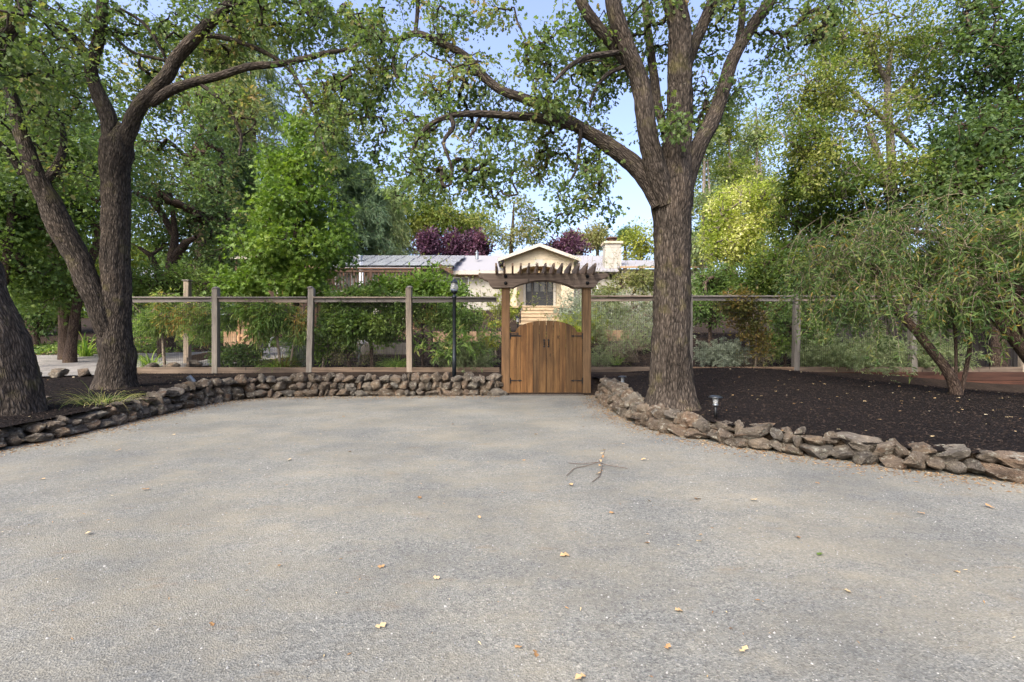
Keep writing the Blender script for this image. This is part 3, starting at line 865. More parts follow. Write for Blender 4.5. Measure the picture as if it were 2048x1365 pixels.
# ------------------------------------------------------------------ wire fence with timber posts
def fence(name, label, posts, z0s, ztop, kick=(0.30, 0.15), km='kick_wood', cap=True, loc=None, wire=True):
    root = thing(name, (*posts[0][:2], z0s[0]), label, 'fence')
    n = len(posts)
    for i, (x, y, extra) in enumerate(posts):
        if extra is None: continue
        b = MB(); b.box((x, y, (z0s[i] - 0.25 + ztop + extra) / 2), (0.135, 0.135, ztop + extra - z0s[i] + 0.25), rz=0.05 * (i % 3 - 1), ry=0.012 * ((i * 7) % 5 - 2))
        po = b.build('post', M['fence_wood'], root, bevel=0.006)
        if extra > 0.1:
            MB().lathe((x, y, ztop + extra), [(0.085, 0), (0.085, 0.02), (0.05, 0.045), (0.005, 0.06)], 12).build('post_cap', M['rail_wood'], po)
    for i in range(n - 1):
        a, b_ = np.array(posts[i][:2]), np.array(posts[i + 1][:2])
        d = (b_ - a) / np.linalg.norm(b_ - a)
        nf = np.array([d[1], -d[0]])
        A, Bq = a + d * 0.0, b_ - d * 0.004
        f3 = lambda q, z, o_=0.0: (*(q + nf * o_), z)
        sagz = 0.012 * ((i * 5) % 3 - 1)
        MB().bar(f3(A + d * .07, ztop - 0.09 + sagz), f3(Bq - d * .07, ztop - 0.09 - sagz), 0.04, 0.09).build('rail', M['rail_wood'], root, bevel=0.0025)
        if cap: MB().bar(f3(A + d * .072, ztop - 0.02), f3(Bq - d * .072, ztop - 0.02), 0.14, 0.036).build('cap_rail', M['rail_wood'], root, bevel=0.0025)
        if kick:
            zk = kick[0]
            MB().bar(f3(A, zk + kick[1] / 2, 0.035), f3(Bq, zk + kick[1] / 2, 0.035), 0.04, kick[1]).build('kickboard', M[km], root, bevel=0.0025)
        if wire:
            w = MB()
            zb, zt = kick[0] + kick[1], ztop - 0.13
            Ln = np.linalg.norm(b_ - a)
            for k in range(int(Ln / 0.0508)):
                q = a + d * (0.05 + k * 0.0508)
                w.bar(f3(q, zb, 0.012), f3(q, zt, 0.012), 0.0025)
            z, step = zb + 0.04, 0.05
            while z < zt:
                w.bar(f3(A, z, 0.014), f3(Bq, z, 0.014), 0.003)
                step = min(0.152, step * 1.12); z += step
            wo_ = w.build('wire_mesh', M['wire'], root)
            wo_['kind'] = 'stuff'
    return root
ZR = CZ + (HY - 594) / F * FY                           # rail height
pl = [((236 - CX) / F * FY, None), ((432 - CX) / F * FY, 0.19), ((621 - CX) / F * FY, 0.20), ((819 - CX) / F * FY, 0.21), (-0.30, None)]
fence('wire_fence', 'weathered timber and wire mesh fence left of the garden gate', [(x, FY, e) for x, e in pl], [0.3] * 5, ZR, (0.36, 0.155))
pr = [(1.72, None), ((1378 - CX) / F * FY, 0.03), ((1592 - CX) / F * FY, 0.03), ((1825 - CX) / F * FY, 0.0), (12.4, 0.0), (15.0, 0.0)]
fr = fence('wire_fence', 'weathered timber and wire mesh fence right of the garden gate', [(x, FY, e) for x, e in pr], [0.2, 0.2, 0.2, 0.0, -0.2, -0.2], ZR + 0.03, (0.375, 0.15))
# red-brown retaining boards under the right end of the fence
root = thing('retaining_boards', (7.2, FY - 0.06, 0.1), 'red brown stacked retaining boards under the right end of the fence', 'retaining wall')
for k in range(3):
    for (x0, x1) in ((6.95, 9.72), (9.73, 12.45), (12.46, 15.2)):
        MB().span((x0, FY - 0.125, 0.405 - 0.21 * (k + 1) + 0.006), (x1, FY - 0.065 + 0.004 * k, 0.405 - 0.21 * k)).build('board', M['red_kick'], root, bevel=0.0025)
# dark board fence behind the bottlebrush at the right edge
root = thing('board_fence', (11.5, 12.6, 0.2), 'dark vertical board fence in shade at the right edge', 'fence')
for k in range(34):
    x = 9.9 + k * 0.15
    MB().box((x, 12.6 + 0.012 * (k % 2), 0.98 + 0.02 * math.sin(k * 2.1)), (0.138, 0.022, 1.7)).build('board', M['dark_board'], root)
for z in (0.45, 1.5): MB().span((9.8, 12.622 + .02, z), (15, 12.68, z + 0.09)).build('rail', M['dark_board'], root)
# side fence running back beside the drive
sf = [((375 - CX) / F * 13.4, 13.4, 0.1), ((520 - CX) / F * 15.5, 15.5, 0.0)]
root = thing('side_fence', (*sf[0][:2], 0.4), 'pair of grey timber posts with low boards behind the left fence', 'fence')
for x, y, e in sf:
    zt = CZ + (HY - (563 if y < 14 else 640)) / F * y
    z0 = float(hill(x, y))
    po = MB().box((x, y, (zt + z0 - .2) / 2), (0.145, 0.145, zt - z0 + 0.2)).build('post', M['fence_wood'], root, bevel=0.006)
    if y < 14: MB().box((x, y, zt + 0.02), (0.2, 0.2, 0.035)).build('post_cap', M['rail_wood'], po, bevel=0.005)
MB().bar((sf[0][0], 13.4, 0.62), (sf[1][0], 15.5, 1.0), 0.05, 0.2).build('kickboard', M['kick_wood'], root, bevel=0.0025)
MB().bar((-8.2, FY + .5, 0.5), (sf[0][0], 13.4, 0.62), 0.05, 0.16).build('kickboard', M['kick_wood'], root, bevel=0.0025)

# ------------------------------------------------------------------ garden arbor and its two gate leaves
GY = 9.95
gx = lambda px, y=GY: (px - CX) / F * y
gz = lambda py, y=GY: CZ + (HY - py) / F * y
xl, xr = gx(1011.5), gx(1172.5)
root = thing('garden_arbor', ((xl + xr) / 2, GY, 0), 'brown timber garden arbor with curved beam and row of rafters over the gate', 'arbor')
zb, zt_ = gz(577), gz(549)
for x, y in ((xl, GY), (xr, GY)):
    MB().span((x - 0.088, y - 0.088, -0.03), (x + 0.088, y + 0.088, zb + 0.12)).build('post', M['post_wood'], root, bevel=0.008)
xa, xb_ = gx(957, GY - .12), gx(1216, GY - .12)
cxm = (xa + xb_) / 2
def beam_poly():
    hw = (xb_ - xa) / 2
    pts = [(-hw, zt_), (-hw, zt_ - 0.075), (-hw + 0.07, zt_ - 0.085), (-hw + 0.115, zt_ - 0.125), (-hw + 0.20, zt_ - 0.15), (-hw + 0.225, zt_ - 0.225), (-hw + 0.27, zt_ - 0.27), (-hw + 0.29, zb)]
    x0 = gx(1026, GY - .12) - cxm
    pts += [(x0, zb)]
    for k in range(1, 16):
        t = k / 16
        pts.append((x0 + (-2 * x0) * t, zb + (gz(562.5) - zb) * math.sin(math.pi * t) ** 0.8))
    pts += [(-x0, zb)]
    pts += [(-q[0], q[1]) for q in pts[:8][::-1]]
    return [(cxm + a, b) for a, b in pts]
bp = beam_poly()
for y0 in (GY - 0.145, GY + 0.09):
    bm_ = MB().prism(bp, 'y', y0, y0 + 0.055).build('beam', M['beam_wood'], root, bevel=0.0025)
    if y0 < GY:
        for x in (xl, xr):
            for z in (gz(555.5), gz(568.5)):
                bo = MB()
                v, f = [], []
                for r_, yy in ((0.037, 0), (0.037, -0.012), (0.020, -0.016), (0.018, -0.03), (0.002, -0.036)):
                    v += [(x + r_ * math.cos(a * math.pi / 6), y0 + yy, z + r_ * math.sin(a * math.pi / 6)) for a in range(12)]
                f = [(i * 12 + k, i * 12 + (k + 1) % 12, (i + 1) * 12 + (k + 1) % 12, (i + 1) * 12 + k) for i in range(4) for k in range(12)]
                bo.add(v, f).build('bolt', M['black'], bm_, smooth=True)
for k in range(13):
    x = gx(993, GY - .15) + k * (gx(1186, GY - .15) - gx(993, GY - .15)) / 12
    zt2 = zt_ + 0.165
    y0, y1 = GY - 0.46, GY + 0.62
    prof = [(y0, zt2), (y0 + 0.0, zt2 - 0.07), (y0 + 0.05, zt2 - 0.085), (y0 + 0.10, zt2 - 0.13), (y0 + 0.17, zt2 - 0.175), (y0 + 0.25, zt_ - 0.02), (y1 - 0.25, zt_ - 0.02), (y1 - 0.12, zt2 - 0.12), (y1, zt2 - 0.07), (y1, zt2)]
    MB().prism(prof, 'x', x - 0.019, x + 0.019).build('rafter', M['rafter_wood'], root, bevel=0.003)

gl, gr = xl + 0.095, xr - 0.095
gm = (gl + gr) / 2
z_hinge, z_mid = gz(665), gz(642)
def arc(x):
    t = (x - gm) / (gm - gl - 0.115)
    return z_hinge + (z_mid - z_hinge) * math.sqrt(max(0, 1 - min(1, abs(t)) ** 2.0) ) ** 0.95 if abs(t) < 1 else z_hinge
for sgn, a, b, lab in ((-1, gl, gm - 0.004, 'left leaf of the brown plank garden gate with a small black plaque'), (1, gm + 0.004, gr, 'right leaf of the brown plank garden gate beside the right arbor post')):
    root = thing('gate_leaf', (a if sgn < 0 else b, GY, 0.05), lab, 'gate', 'leaves of the double garden gate')
    ws = [1.0, 0.62, 0.95, 1.05, 1.0, 1.08] if sgn < 0 else [1.08, 1.02, 1.0, 1.0, 0.62, 1.0]
    tot = sum(ws); x = a
    for i, w in enumerate(ws):
        w = w / tot * (b - a)
        x0, x1 = x + 0.0022, x + w - 0.0022
        tops = [(x0 + (x1 - x0) * t, arc(x0 + (x1 - x0) * t)) for t in np.linspace(1, 0, 6)]
        MB().prism([(x0, 0.052), (x1, 0.052)] + tops, 'y', GY - 0.075 + 0.003 * ((i * 5 + 1) % 3), GY - 0.05).build('plank', M['gate_wood'], root, bevel=0.003)
        x += w
    for z in (0.22, 1.1):
        MB().span((a + 0.02, GY - 0.047, z), (b - 0.02, GY - 0.01, z + 0.09)).build('batten', M['gate_wood'], root)
    MB().bar((a + 0.05, GY - 0.028, 0.33), (b - 0.05, GY - 0.028, 1.08), 0.07, 0.03, up=(0, 1, 0)).build('brace', M['gate_wood'], root)
    hx = a if sgn < 0 else b
    s = -sgn
    for z in (gz(672.5), gz(761)):
        yf = GY - 0.083
        pts = [(hx + s * q[0], z + q[1]) for q in [(0.0, -0.012), (0.17, -0.008), (0.185, -0.022), (0.255, 0.0), (0.185, 0.022), (0.17, 0.008), (0.0, 0.012)]]
        h = MB().prism(pts, 'y', yf, yf + 0.007)
        h.span((min(hx - s * 0.045, hx + s * 0.012), yf - 0.004, z - 0.055), (max(hx - s * 0.045, hx + s * 0.012), yf + 0.006, z + 0.055))
        h.lathe((hx - s * 0.002, yf - 0.004, z - 0.06), [(0.011, 0), (0.011, 0.12)], 10)
        for q in (0.05, 0.11): h.box((hx + s * q, yf - 0.003, z), (0.012, 0.006, 0.012))
        h.build('strap_hinge', M['black'], root)
    hxp = gm - sgn * -0.045
    zc = gz(687)
    h = MB().prism([(hxp + q[0], zc + q[1]) for q in [(-.009, -.05), (-.022, -.062), (-.02, -.078), (0, -.09), (.02, -.078), (.022, -.062), (.009, -.05), (.009, .05), (.022, .062), (.02, .078), (0, .095), (-.02, .078), (-.022, .062), (-.009, .05)]], 'y', GY - 0.083, GY - 0.076)
    h.pipe([(hxp, GY - 0.082, zc - 0.05), (hxp, GY - 0.115, zc - 0.035), (hxp, GY - 0.12, zc), (hxp, GY - 0.115, zc + 0.035), (hxp, GY - 0.082, zc + 0.05)], 0.007, 6)
    h.build('handle', M['black'], root)
    if sgn < 0:
        x0, x1, z0, z1 = gx(1022), gx(1036.5), gz(671.2), gz(666.2)
        pq = MB().span((x0, GY - 0.096, z0), (x1, GY - 0.087, z1)).build('plaque', M['black'], root, bevel=0.002)
        g = MB()
        for k in range(6): g.span((x0 + .018 + k * .021, GY - 0.0985, z0 + .015), (x0 + .030 + k * .021, GY - 0.096, z1 - .014))
        g.build('raised_mark', M['gate_wood'], pq)
o = MB().span((gl - 0.03, GY - 0.16, 0.0), (gr + 0.03, GY + 0.15, 0.034)).build('door_sill', M['asphalt'], None, bevel=0.01)
o.name = 'gate_sill'; tag(o, 'low stone sill on the ground under the garden gate', 'sill')

# ------------------------------------------------------------------ lamps
lx, ly = (908.5 - CX) / F * 10.35, 10.35
z0 = float(bed(lx, ly)) - 0.05
lz = lambda py: CZ + (HY - py) / F * ly
root = thing('lamp_post', (lx, ly, z0), 'slim black lamp post with glass acorn lantern standing behind the stone wall', 'lamp post')
MB().lathe((lx, ly, 0), [(0.045, z0), (0.045, z0 + 0.5), (0.039, z0 + 0.52), (0.037, lz(597)), (0.05, lz(596)), (0.05, lz(593)), (0.03, lz(591)), (0.03, lz(588))], 16).build('pole', M['lampblack'], root, True)
MB().lathe((lx, ly, 0), [(0.035, lz(588)), (0.06, lz(586)), (0.075, lz(583)), (0.07, lz(582))], 16).build('lantern_base', M['lampblack'], root, True)
MB().lathe((lx, ly, 0), [(0.055, lz(582.5)), (0.088, lz(579)), (0.092, lz(575)), (0.075, lz(571)), (0.066, lz(567)), (0.07, lz(566))], 20).build('globe', M['globe'], root, True)
MB().lathe((lx, ly, 0), [(0.085, lz(566.5)), (0.082, lz(565.5)), (0.055, lz(562.5)), (0.03, lz(561)), (0.02, lz(559.5)), (0.004, lz(558.5))], 18).build('lantern_cap', M['lampblack'], root, True)

def path_light(px, pyb, pyt, Y, label):
    x = (px - CX) / F * Y
    zb, zt = float(bed(x, Y)) - 0.02, CZ + (HY - pyt) / F * Y
    root = thing('path_light', (x, Y, zb), label, 'path light', 'solar path lights')
    MB().lathe((x, Y, zb), [(0.017, 0), (0.017, zt - zb - 0.115)], 12).build('stake', M['black'], root, True)
    MB().lathe((x, Y, zt - 0.125), [(0.03, 0), (0.033, 0.012), (0.033, 0.018), (0.027, 0.02)], 14).build('collar', M['grey_metal'], root, True)
    MB().lathe((x, Y, zt - 0.104), [(0.029, 0), (0.03, 0.075)], 14).build('lens', M['globe'], root, True)
    MB().lathe((x, Y, zt - 0.03), [(0.03, 0), (0.078, 0.0025), (0.08, 0.012), (0.05, 0.026), (0.004, 0.03)], 20).build('cap', M['lampblack'], root, True)
path_light(1431, 850, 791, 5.62, 'black solar path light with flat cap by the right stone wall')
path_light(1245, 775, 752, 8.9, 'small solar path light in the mulch behind the stone wall left of the right oak')
# little spotlight in the left bed
x, Y = (382 - CX) / F * 8.9, 8.9
zb = float(bed(x, Y))
root = thing('spotlight', (x, Y, zb), 'small grey garden spotlight on a stake in the left mulch bed', 'spotlight')
MB().lathe((x, Y, zb - 0.02), [(0.014, 0), (0.014, 0.09)], 8).build('stake', M['black'], root)
b = MB(); b.pipe([(x + .03, Y + .03, zb + 0.06), (x, Y, zb + 0.115), (x - 0.03, Y - .03, zb + 0.17)], 0.05, 12); b.build('lamp_head', M['grey_metal'], root, True)
x = (1388 - CX) / F * 5.2

# ------------------------------------------------------------------ house on the slope
HYD = 30.0
hx = lambda px, y=HYD: (px - CX) / F * y
hz = lambda py, y=HYD: CZ + (HY - py) / F * y
zf = hz(613)
gc = hx(1078)
house = thing('house', (gc, HYD, zf), 'cream single storey house with stone gable porch and black front door', 'house')
GW, RS = 2.22, (hz(487) - hz(516.5)) / (hx(1160) - gc)       # half width of the porch, roof slope
zpk = hz(489.5)
roofz = lambda x: zpk - 0.12 - RS * abs(x - gc)
AW, zsp, ztop = 1.42, hz(549), hz(532.5)
archz = lambda x: zsp + (ztop - zsp) * math.sqrt(max(0, 1 - ((x - gc) / AW) ** 2))
poly = [(gc - GW, zf - 0.5), (gc - AW, zf - 0.5), (gc - AW, zsp)] + [(gc + AW * t, archz(gc + AW * t)) for t in np.linspace(-0.97, 0.97, 15)] + [(gc + AW, zsp), (gc + AW, zf - .5), (gc + GW, zf - 0.5), (gc + GW, roofz(gc + GW)), (gc, roofz(gc)), (gc - GW, roofz(gc - GW))]
MB().prism(poly, 'y', HYD, HYD + 0.35).build('porch_wall', M['lime'], house)
def clip(poly, f):
    out = []
    for i in range(len(poly)):
        a, b = poly[i], poly[(i + 1) % len(poly)]
        fa, fb = f(a), f(b)
        if fa >= 0: out.append(a)
        if fa * fb < 0:
            t = fa / (fa - fb); out.append((a[0] + (b[0] - a[0]) * t, a[1] + (b[1] - a[1]) * t))
    return out
rows = [zf - 0.5, zf + 0.1, zf + 0.72, zf + 1.34, zf + 1.96, hz(530), hz(519), hz(508.5), hz(498), hz(486)]
for i in range(len(rows) - 1):
    z0, z1 = rows[i] + 0.008, rows[i + 1] - 0.008
    n = 5 if i % 2 else 6
    w = 2 * GW / (n if i % 2 else n - 1)
    for k in range(n):
        x0 = gc - GW + (k if i % 2 else k - 0.5) * w + 0.008
        x1 = min(x0 + w - 0.016, gc + GW); x0 = max(x0, gc - GW)
        p = [(x0, z0), (x1, z0), (x1, z1), (x0, z1)]
        p = clip(p, lambda q: (zpk - 0.14) - RS * (q[0] - gc) - q[1]) if x1 > gc else p
        if len(p) > 2: p = clip(p, lambda q: (zpk - 0.14) + RS * (q[0] - gc) - q[1])
        if len(p) < 3: continue
        if z0 < zsp - 0.05:
            for lo, hi in ((gc - GW, gc - AW - 0.01), (gc + AW + 0.01, gc + GW)):
                q = clip(clip(p, lambda s_: hi - s_[0]), lambda s_: s_[0] - lo)
                if len(q) > 2: MB().prism(q, 'y', HYD - 0.014, HYD).build('panel', M['lime'], house)
        else:
            # keep the courses clear of the arch
            if z0 < ztop + 0.1 and abs((x0 + x1) / 2 - gc) < AW: 
                top = max(archz(x0), archz(x1), archz((x0 + x1) / 2) if True else 0) + 0.12
                p = clip(p, lambda s_: s_[1] - top)
            if len(p) > 2: MB().prism(p, 'y', HYD - 0.014, HYD).build('panel', M['lime'], house)
ks = [(gc - 0.18, ztop - 0.02), (gc + 0.18, ztop - 0.02), (gc + 0.3, ztop + 0.42), (gc - 0.3, ztop + 0.42)]
MB().prism(ks, 'y', HYD - 0.03, HYD - 0.0145).build('keystone', M['lime2'], house)
for k in range(9):
    t0, t1 = -0.96 + k * 0.2133, -0.96 + (k + 1) * 0.2133 - 0.012
    if abs(t0 + t1) < 0.25: continue
    pin = [(gc + AW * t, archz(gc + AW * t) + 0.0025) for t in (t0, (t0 + t1) / 2, t1)]
    pout = [(gc + (q[0] - gc) * 1.0, q[1] + 0.15) for q in pin[::-1]]
    MB().prism(pin + pout, 'y', HYD - 0.024, HYD - 0.0142).build('arch_stone', M['lime2'], house)
# porch roof, boards and soffit
ov = hx(1160.5) - gc
for s in (-1, 1):
    r0 = [(gc, zpk), (gc + s * ov, zpk - RS * ov), (gc + s * ov, zpk - RS * ov - 0.07), (gc, zpk - 0.07)]
    MB().prism(r0, 'y', HYD - 0.45, HYD + 6).build('porch_roof', M['roof'], house)
    r1 = [(gc, zpk - 0.02), (gc + s * (ov - 0.02), zpk - RS * ov - 0.01), (gc + s * (ov - 0.02), zpk - RS * ov - 0.22), (gc, zpk - 0.23)]
    MB().prism(r1, 'y', HYD - 0.50, HYD - 0.455).build('fascia', M['fascia'], house, bevel=0.005)
    r2 = [(gc, zpk - 0.075), (gc + s * (ov - 0.03), zpk - RS * ov - 0.076), (gc + s * (ov - 0.03), zpk - RS * ov - 0.10), (gc, zpk - 0.1)]
    MB().prism(r2, 'y', HYD - 0.445, HYD - 0.02).build('soffit', M['soffit'], house)
# porch interior and front door
YD = HYD + 1.3
MB().span((gc - 2.2, YD + 0.12, zf - 0.5), (gc + 2.2, YD + 0.3, ztop + 0.3)).build('entry_wall', M['lime'], house)
MB().span((gc - 2.15, HYD + 0.36, ztop + 0.0), (gc + 2.15, YD + 0.1, ztop + 0.06)).build('porch_ceiling', M['soffit'], house)
MB().span((gc - 2.0, HYD - 0.35, zf - 0.12), (gc + 2.0, YD + 0.1, zf)).build('porch_floor', M['stairs'], house)
d0, d1 = hx(1051.5, YD), hx(1106.5, YD)
dz1 = zf + 2.25
for nm, a, b in (('sidelight', d0, d0 + 0.42), ('door', d0 + 0.45, d1 - 0.45), ('sidelight', d1 - 0.42, d1)):
    do = MB().span((a, YD + 0.04, zf + 0.01), (b, YD + 0.115, dz1)).build(nm, M['door'], house, bevel=0.006)
    cols_ = [(a + 0.09, b - 0.09)] if nm == 'sidelight' else [(a + 0.12, (a + b) / 2 - 0.06), ((a + b) / 2 + 0.06, b - 0.12)]
    for c0, c1 in cols_:
        MB().span((c0, YD + 0.028, zf + 1.08), (c1, YD + 0.038, dz1 - 0.16)).build('pane', M['glass'], do)
        for q0, q1 in ((0.12, 0.50), (0.60, 0.95)):
            MB().span((c0, YD + 0.022, zf + q0), (c1, YD + 0.039, zf + q1)).build('door_panel', M['door'], do, bevel=0.012)
    if nm == 'door':
        MB().lathe((b - 0.06, YD + 0.0, zf + 1.0), [(0.001, 0), (0.035, 0.03), (0.001, 0.06)], 10).build('handle', M['grey_metal'], do)
for x in (d0 - 0.09, d1 + 0.09): MB().span((x - 0.08, YD + 0.02, zf), (x + 0.08, YD + 0.118, dz1 + 0.1)).build('door_frame', M['lime2'], house)
MB().span((d0 - 0.2, YD + 0.015, dz1 + 0.01), (d1 + 0.2, YD + 0.117, dz1 + 0.18)).build('door_frame', M['lime2'], house)
root = thing('porch_lantern', (gc, HYD + 0.6, hz(545)), 'small hanging porch lantern under the arch of the entry', 'lantern')
MB().lathe((gc, HYD + 0.6, hz(546)), [(0.02, 0), (0.09, 0.05), (0.12, 0.22), (0.05, 0.3), (0.012, 0.33), (0.012, ztop - hz(546))], 12).build('frame', M['black'], root)
MB().lathe((gc, HYD + 0.6, hz(546) + 0.06), [(0.1, 0), (0.128, 0.15), (0.1, 0.16)], 12).build('glass', M['yellow_glow'], root)
# main house: walls, roofs, windows
EY, RY = 31.0, 36.5
ez, rz_ = hz(545, EY), hz(511.5, RY)
x0m, x1m = hx(600, EY), hx(1420, EY)
MB().span((x0m + .5, EY + 0.6, zf - 1.2), (gc - GW - 0.002, EY + 0.85, ez + 0.3)).build('wall', M['lime2'], house)
MB().span((gc + GW + 0.002, EY + 0.6, zf - 1.2), (x1m - .4, EY + 0.85, ez + 0.3)).build('wall', M['lime2'], house)
def slab(name, x0, x1, y0, z0, y1, z1, th, m):
    MB().prism([(y0, z0), (y1, z1), (y1, z1 - th), (y0, z0 - th)], 'x', x0, x1).build(name, m, house)
xs_ = hx(905, EY)
slab('roof', x0m, xs_, EY - 0.5, hz(535.5, EY - .5), RY, rz_, 0.09, M['roof'])
slab('roof', xs_ + 0.004, gc - 1.6, EY, ez + 0.12, RY, rz_ - 0.004, 0.09, M['roof'])
slab('roof', gc + 1.6, hx(1238, EY), EY, ez + 0.12, RY, rz_ - 0.004, 0.09, M['roof'])
slab('roof', hx(1238, EY) + .004, x1m, EY, hz(534, EY), RY - 1, hz(521, RY - 1), 0.09, M['roof'])
MB().span((xs_, EY - 0.03, ez - 0.15), (gc - 2.3, EY - 0.005, ez + 0.1)).build('fascia', M['fascia'], house)
MB().span((xs_, EY, ez - 0.17), (gc - 2.3, EY + 0.6, ez - 0.155)).build('soffit', M['soffit'], house)
MB().span((hx(1240, EY), EY - 0.03, hz(536.5, EY)), (x1m, EY - 0.005, hz(533, EY))).build('fascia', M['soffit'], house)
MB().span((x0m, EY - 0.56, hz(541, EY)), (xs_ - .01, EY - 0.51, hz(536.2, EY - .5))).build('fascia', M['deck_wood'], house)
MB().bar((hx(879, EY - .6), EY - 0.62, hz(534, EY)), (hx(906, EY - .6), EY - 0.62, hz(549, EY)), 0.06, 0.22).build('rake_board', M['deck_wood'], house)
for px0, px1, py0, py1 in ((650, 672, 548, 573), (688, 704, 546, 576), (745, 775, 548, 570), (790, 815, 548, 570), (906, 938, 555, 585), (1170, 1195, 556, 590)):
    y = EY + 0.6
    w = MB().span((hx(px0, y), y - 0.03, hz(py1, y)), (hx(px1, y), y - 0.002, hz(py0, y))).build('window', M['white'], house)
    MB().span((hx(px0 + 2, y), y - 0.04, hz(py1 - 2, y)), (hx((px0 + px1) / 2 - .5, y), y - 0.031, hz(py0 + 2, y))).build('pane', M['glass'], w)
    MB().span((hx((px0 + px1) / 2 + .5, y), y - 0.04, hz(py1 - 2, y)), (hx(px1 - 2, y), y - 0.031, hz(py0 + 2, y))).build('pane', M['glass'], w)
# solar panels on the left roof
ra = math.atan2(rz_ - hz(535.5, EY - .5), RY - EY + 0.5)
def roofpt(x, t, up):
    y = EY - 0.5 + t * math.cos(ra); z = hz(535.5, EY - .5) + t * math.sin(ra)
    return (x, y - up * math.sin(ra), z + up * math.cos(ra))
for row in range(3):
    for k in range(7):
        xc = hx(926, 33) - 0.6 - k * 1.12 - (0.25 - row * 0.12)
        t = 0.95 + row * 1.75
        pn = MB().box(roofpt(xc, t, 0.11), (1.09, 1.70, 0.04), rx=ra).build('solar_panel', M['solar_frame'], house)
        MB().box(roofpt(xc, t, 0.133), (1.04, 1.65, 0.006), rx=ra).build('cell_glass', M['solar'], pn)
MB().lathe((hx(720, 32.5), 32.5, hz(522, 32.5)), [(0.16, 0), (0.16, 0.25), (0.21, 0.27), (0.19, 0.38), (0.05, 0.44)], 12).build('roof_vent', M['grey_metal'], house)
MB().lathe((hx(954, 34), 34, hz(519, 34)), [(0.11, 0), (0.11, 0.42), (0.16, 0.44), (0.16, 0.5), (0.05, 0.52), (0.05, 0.64)], 12).build('roof_vent', M['grey_metal'], house)
# chimney of white blocks
CY = 31.6
c0, c1 = hx(1210, CY), hx(1243, CY)
ch = MB().span((c0 + 0.012, CY + 0.012, hz(560, CY)), (c1 - 0.012, CY + 0.9, hz(488, CY))).build('chimney', M['lime2'], house)
zz = [560, 548, 537.5, 527, 516.5, 506, 495.5, 488]
for i in range(7):
    sp = [0, 0.5, 1] if i % 2 else [0, 0.27, 0.78, 1]
    for k in range(len(sp) - 1):
        MB().span((c0 + (c1 - c0) * sp[k] + 0.007, CY, hz(zz[i], CY) + 0.007), (c0 + (c1 - c0) * sp[k + 1] - 0.007, CY + 0.011, hz(zz[i + 1], CY) - 0.007)).build('block', M['lime2'], ch)
MB().span((c0 - 0.1, CY - 0.1, hz(488, CY) + 0.002), (c1 + 0.1, CY + 1.0, hz(483, CY))).build('chimney_cap', M['lime'], ch, bevel=0.02)
MB().lathe(((c0 + c1) / 2, CY + 0.45, hz(483, CY)), [(0.3, 0), (0.36, 0.08), (0.3, 0.15), (0.3, 0.22), (0.42, 0.25), (0.36, 0.34), (0.1, 0.37)], 8).build('flue', M['deck_wood'], ch)

# steps up to the porch
root = thing('front_steps', (gc, 28, zf - 1), 'broad tan stone steps climbing to the black front door', 'steps')
for k in range(7):
    z1 = zf - 0.02 - 0.235 * k
    y1 = HYD - 0.36 - 0.42 * k
    hw = 1.14 + 0.035 * k
    MB().span((gc - hw, y1 - 0.45, z1 - 0.085), (gc + hw, y1, z1)).build('step', M['stairs'], root, bevel=0.015)
    MB().span((gc - hw + .01, y1 - 0.41, z1 - 0.60), (gc + hw - 0.01, y1 - .02, z1 - 0.087)).build('riser', M['stairs'], root)
# little lantern lights beside the steps
for px, py, Y, lab in ((1041, 622, 27.2, 'black garden lantern left of the top of the steps'), (1035, 643, 24.5, 'black garden lantern left of the lower steps')):
    x, z = hx(px, Y), float(hill(hx(px, Y), Y))
    zt2 = hz(py - 10, Y)
    root = thing('garden_lantern', (x, Y, z), lab, 'lantern', 'lanterns beside the steps')
    MB().lathe((x, Y, z), [(0.03, 0), (0.03, max(0.1, zt2 - z - 0.3))], 8).build('stake', M['black'], root)
    MB().lathe((x, Y, max(z + .1, zt2 - 0.3)), [(0.05, 0), (0.11, 0.2), (0.02, 0.3)], 6).build('lamp_head', M['globe'], root)
    MB().lathe((x, Y, max(z + .1, zt2 - 0.3) + 0.22), [(0.15, 0), (0.03, 0.1)], 6).build('cap', M['black'], root)

# raised deck with brown railing left of the porch
DY = 25.0
root = thing('raised_deck', (hx(700, DY), DY, 3.4), 'raised timber deck with dark brown baluster railing before the house', 'deck')
dx = lambda px: (px - CX) / F * DY
dz = lambda py: CZ + (HY - py) / F * DY
MB().span((dx(540), DY, dz(588)), (dx(842), DY + 3.5, dz(582))).build('floor', M['fascia'], root)
MB().span((dx(540), DY - 0.05, dz(545)), (dx(842), DY + 0.05, dz(541))).build('top_rail', M['deck_wood'], root)
MB().span((dx(540), DY - 0.03, dz(580.5)), (dx(842), DY + 0.03, dz(578.5))).build('bottom_rail', M['deck_wood'], root)
for k in range(44):
    x = dx(541) + k * (dx(841) - dx(541)) / 43
    MB().span((x - 0.025, DY - 0.028, dz(579) + .02), (x + 0.025, DY + 0.028, dz(544))).build('baluster', M['deck_wood'], root)
for px in (540, 640, 742, 842): MB().span((dx(px) - 0.07, DY - 0.06, dz(588)), (dx(px) + 0.07, DY + 0.06, dz(540))).build('post', M['deck_wood'], root)
MB().span((dx(706) - 0.09, DY + 1.3, dz(581)), (dx(706) + 0.09, DY + 1.48, dz(533))).build('column', M['white'], root)
MB().span((dx(545), DY + 1.0, dz(581)), (dx(800), DY + 1.5, dz(566))).build('bench', M['door'], root)
for k in range(5): MB().span((dx(560 + k * 66) - .08, DY + 0.3, 1.8), (dx(560 + k * 66) + .08, DY + 0.46, dz(588))).build('leg', M['deck_wood'], root)
